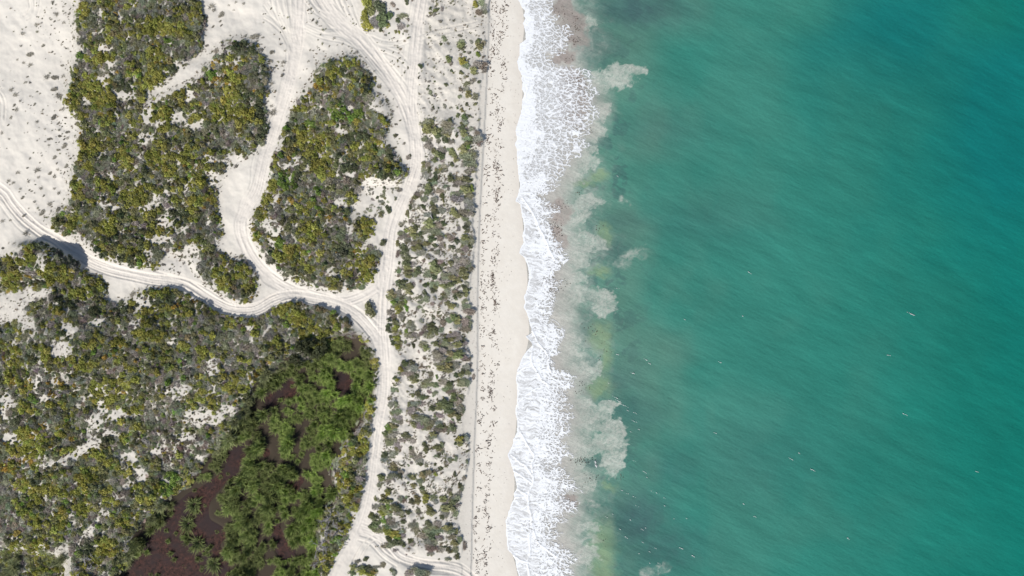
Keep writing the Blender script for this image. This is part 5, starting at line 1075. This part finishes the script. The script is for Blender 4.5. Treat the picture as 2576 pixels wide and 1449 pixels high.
body = np.where(fan, bw, body)
body = np.maximum(np.maximum(body, wash * (0.6 + 0.8 * streak)), np.maximum(sheet * (0.55 + 0.5 * sstep(0.3, 0.6, streak)), crest))
body = np.clip(np.maximum(body, (s > 0) * (1 - sstep(3.0, 7.0, U - FLu))), 0, 1)
on = (body > 0.05) & (s > 0)
thick = np.clip(0.38 + 0.9 * (streak - 0.2) + 0.5 * (1 - np.clip(e2 / 0.4, 0, 1)) - 0.25 * (s > 0.5) * 0, 0, 1)
thick = np.where(sheet, 0.12 + 0.85 * sstep(0.36, 0.70, streak) , thick)
thick = np.maximum(thick, crest); thick = np.maximum(thick, (U - FLu < 4) * (s > 0) * 0.95)
thick = np.maximum(thick, (1 - upper * 0) * 0.85 * (1 - sstep(0.1, 0.5, s)) * upper)
land_h = samp(m_z, U, V)
Zf = np.maximum(land_h, 0.055) + 0.025 + 0.035 * np.clip(streak - 0.3, 0, 1) + CZ
fq = grid_faces(len(xs), len(ys))
fon = on[:-1, :-1].ravel()
fq = fq[fon]
used = np.unique(fq); remap = np.full(X.size, -1, np.int64); remap[used] = np.arange(len(used))
foam = new_mesh('sea_foam', np.stack([X, Y, Zf], -1).reshape(-1, 3)[used], remap[fq], M_FOAM, 4, True, {'thick': ('POINT', thick.ravel()[used]), 'body': ('POINT', body.ravel()[used])})
add_obj('sea_foam', foam, 'white lacy surf foam washing along the beach edge', 'foam', 'stuff')

# whitecaps and glints of broken water further out
r = np.random.default_rng(66)
qs, th = [], []
def cap(u, v, L, W, ang, n):
    ca, sa = math.cos(ang), math.sin(ang)
    for _ in range(n):
        a = r.normal(0, 0.42) * L; b = r.normal(0, 0.5) * W
        x, y = uv_to_xy(u, v, 0.1); x += a * ca - b * sa; y += a * sa + b * ca
        l = r.uniform(0.04, 0.10); w = r.uniform(0.015, 0.032)
        c0 = np.array([x, y, 0.13 + r.uniform(0, 0.04)])
        q = quads_from(c0[None], np.array([[ca, sa, 0.1]]) * l, np.array([[-sa, ca, 0.25]]) * w)[0]
        qs.append(q); th.append(1.0)
for _ in range(34):
    u = 1540 + 1050 * r.random() ** 1.7; v = -40 + 1540 * r.random() ** 0.62
    if r.random() > (0.25 + 0.75 * sstep(500, 1300, v)) * (1.15 - sstep(1600, 2560, u)): continue
    cap(u, v, r.uniform(0.15, 0.55), 0.05, math.radians(-24 + r.normal(0, 9)), int(r.integers(2, 7)))
for (u, v, n) in ((2292,790,26),(2045,1183,22),(2275,1042,12),(1990,1155,10),(1812,912,10),(1800,1090,8),(2010,1140,8),(1900,1300,8),(1715,1380,18),(1745,1400,16),(1560,1060,10),(1550,1000,14),(1558,1010,14),(1570,1020,16),(1595,940,14),(1625,905,10),(1600,1040,8),(1635,915,8)):
    cap(u, v, 0.7 if n > 12 else 0.45, 0.08, math.radians(-25), int(n * 0.7))
for (u, v) in [(1548 + 10 * i, 985 + 22 * i + 3 * (i % 2)) for i in range(6)] + [(1520 + 16 * i, 1285 + 17 * i) for i in range(8)] + [(1590 + 15 * i, 1170 + 18 * i) for i in range(9)] + [(1570 + 11 * i, 1230 + 24 * i) for i in range(9)]:
    cap(u + r.normal(0, 12), v + r.normal(0, 9), 0.4, 0.05, math.radians(-25), 3)
cap(1498, 1163, 0.25, 0.12, math.radians(-75), 40); cap(1500, 1172, 0.3, 0.18, math.radians(-70), 60)
v_ = np.array(qs).reshape(-1, 3)
wc = new_mesh('whitecaps', v_, np.arange(len(v_)).reshape(-1, 4), M_FOAM, 4, False, {'thick': ('POINT', np.full(len(v_), 0.35)), 'body': ('POINT', np.full(len(v_), 0.8))})
add_obj('whitecaps', wc, 'small white flecks of broken water scattered over the green sea', 'whitecaps', 'stuff')

# ------------------------------------------------------------------ seaweed wrack on the beach
M = NT('dry_seaweed', 0.8)
M.l(M.ramp(M.noise(3.0, 2), 0.35, 0.7, (0.060, 0.045, 0.036, 1), (0.19, 0.14, 0.115, 1)), M.b.inputs['Base Color'])
M_WEED = M.m
def strand(x, y, z, L, w, ang, curl, out):
    n = 4; p = np.array([x, y]); a = ang; pts = []
    for i in range(n + 1):
        pts.append((p[0], p[1], a)); a += curl / n; p = p + np.array([math.cos(a), math.sin(a)]) * L / n
    for i in range(n):
        (x0, y0, a0), (x1, y1, a1) = pts[i], pts[i + 1]
        w0 = w * (0.5 + 0.9 * math.sin(math.pi * (i + 0.25) / (n + 0.5))); w1 = w * (0.5 + 0.9 * math.sin(math.pi * (i + 1.25) / (n + 0.5)))
        n0 = (-math.sin(a0) * w0, math.cos(a0) * w0); n1 = (-math.sin(a1) * w1, math.cos(a1) * w1)
        h = 0.05 + 0.5 * w
        out.append(((x0 - n0[0], y0 - n0[1], z), (x1 - n1[0], y1 - n1[1], z), (x1, y1, z + h), (x0, y0, z + h)))
        out.append(((x0, y0, z + h), (x1, y1, z + h), (x1 + n1[0], y1 + n1[1], z), (x0 + n0[0], y0 + n0[1], z)))
qs = []
r = np.random.default_rng(71)
cnt = 0
while cnt < 2200:
    v = r.uniform(-110, 1560)
    le = np.interp(v, LEDGE_V, LEDGE_U)
    if r.random() < 0.30:
        off = 12 + 3.0 * math.sin(v / 37.0) + r.normal(0, 5.0)
    elif r.random() < 0.80:
        off = np.interp(v, [0, 300, 800, 1449], [31, 36, 41, 36]) + 4 * math.sin(v / 23.0) + r.normal(0, 5.0)
    else:
        off = r.uniform(3, 52)
    u = le + off
    if off < 2.5: continue
    k = fbm(np.array([u / 7.0]), np.array([v / 9.0]), 500, 3)[0]
    if r.random() > sstep(0.44, 0.62, np.array([k]))[0] * (0.75 + 0.25 * math.sin(v / 11.0)) + 0.05: continue
    z = float(zat(np.array([u]), np.array([v]))[0]) + 0.002
    x, y = uv_to_xy(u, v, z)
    L = float(np.clip(np.exp(r.normal(-1.55, 0.60)), 0.05, 0.65))
    strand(x, y, z, L, 0.022 + 0.09 * L * r.uniform(0.4, 1.0), r.uniform(0, 6.28), r.normal(0, 1.6), qs)
    cnt += 1
for _ in range(420):                                    # specks below the ledge and on the wet sand
    v = r.uniform(-90, 1540); le = np.interp(v, LEDGE_V, LEDGE_U)
    u = le + (r.uniform(-16, 2) if r.random() < 0.6 else r.uniform(45, 85))
    z = float(zat(np.array([u]), np.array([v]))[0]) + 0.002; x, y = uv_to_xy(u, v, z)
    strand(x, y, z, r.uniform(0.05, 0.16), 0.022, r.uniform(0, 6.28), r.normal(0, 1), qs)
v_ = np.array(qs).reshape(-1, 3)
add_obj('seaweed_wrack', new_mesh('seaweed_wrack', v_, np.arange(len(v_)).reshape(-1, 4), M_WEED, 4, False), 'dark bits of seaweed wrack strewn in two bands down the beach', 'seaweed', 'stuff')
# torn weed drifting in the sandy shallows
qs = []
for (a, b, c_, d_, n) in Wz(0, [(800,150,50,40,26),(930,270,40,45,40),(930,400,40,30,34),(790,470,45,40,46),(960,800,50,30,40),(1000,1300,45,20,30),(880,590,40,20,10)]) + Wz(1, [(790,620,60,25,20),(720,840,40,40,60),(700,900,70,20,24),(1160,860,30,30,10),(700,1390,80,30,70),(960,490,20,20,6),(640,1370,40,20,20)]) + Wz(2, [(700,20,40,20,40),(1120,420,50,40,14),(1000,1010,40,40,16),(1200,600,60,60,10)]) + Wz(3, [(860,720,50,40,24),(1010,290,60,20,50),(1080,480,40,40,18),(720,980,20,30,14),(1390,470,20,20,6),(1280,1120,60,60,5)]):
    for _ in range(n):
        u = a + r.normal(0, 1) * c_ / 4; v = b + r.normal(0, 1) * d_ / 4
        x, y = uv_to_xy(u, v, 0.06)
        strand(x, y, 0.06, r.uniform(0.06, 0.24), r.uniform(0.02, 0.05), r.uniform(0, 6.28), r.normal(0, 1.2), qs)
v_ = np.array(qs).reshape(-1, 3)
add_obj('floating_seaweed', new_mesh('floating_seaweed', v_, np.arange(len(v_)).reshape(-1, 4), M_WEED, 4, False), 'dark torn seaweed drifting in the murky shallows behind the foam', 'seaweed', 'stuff')
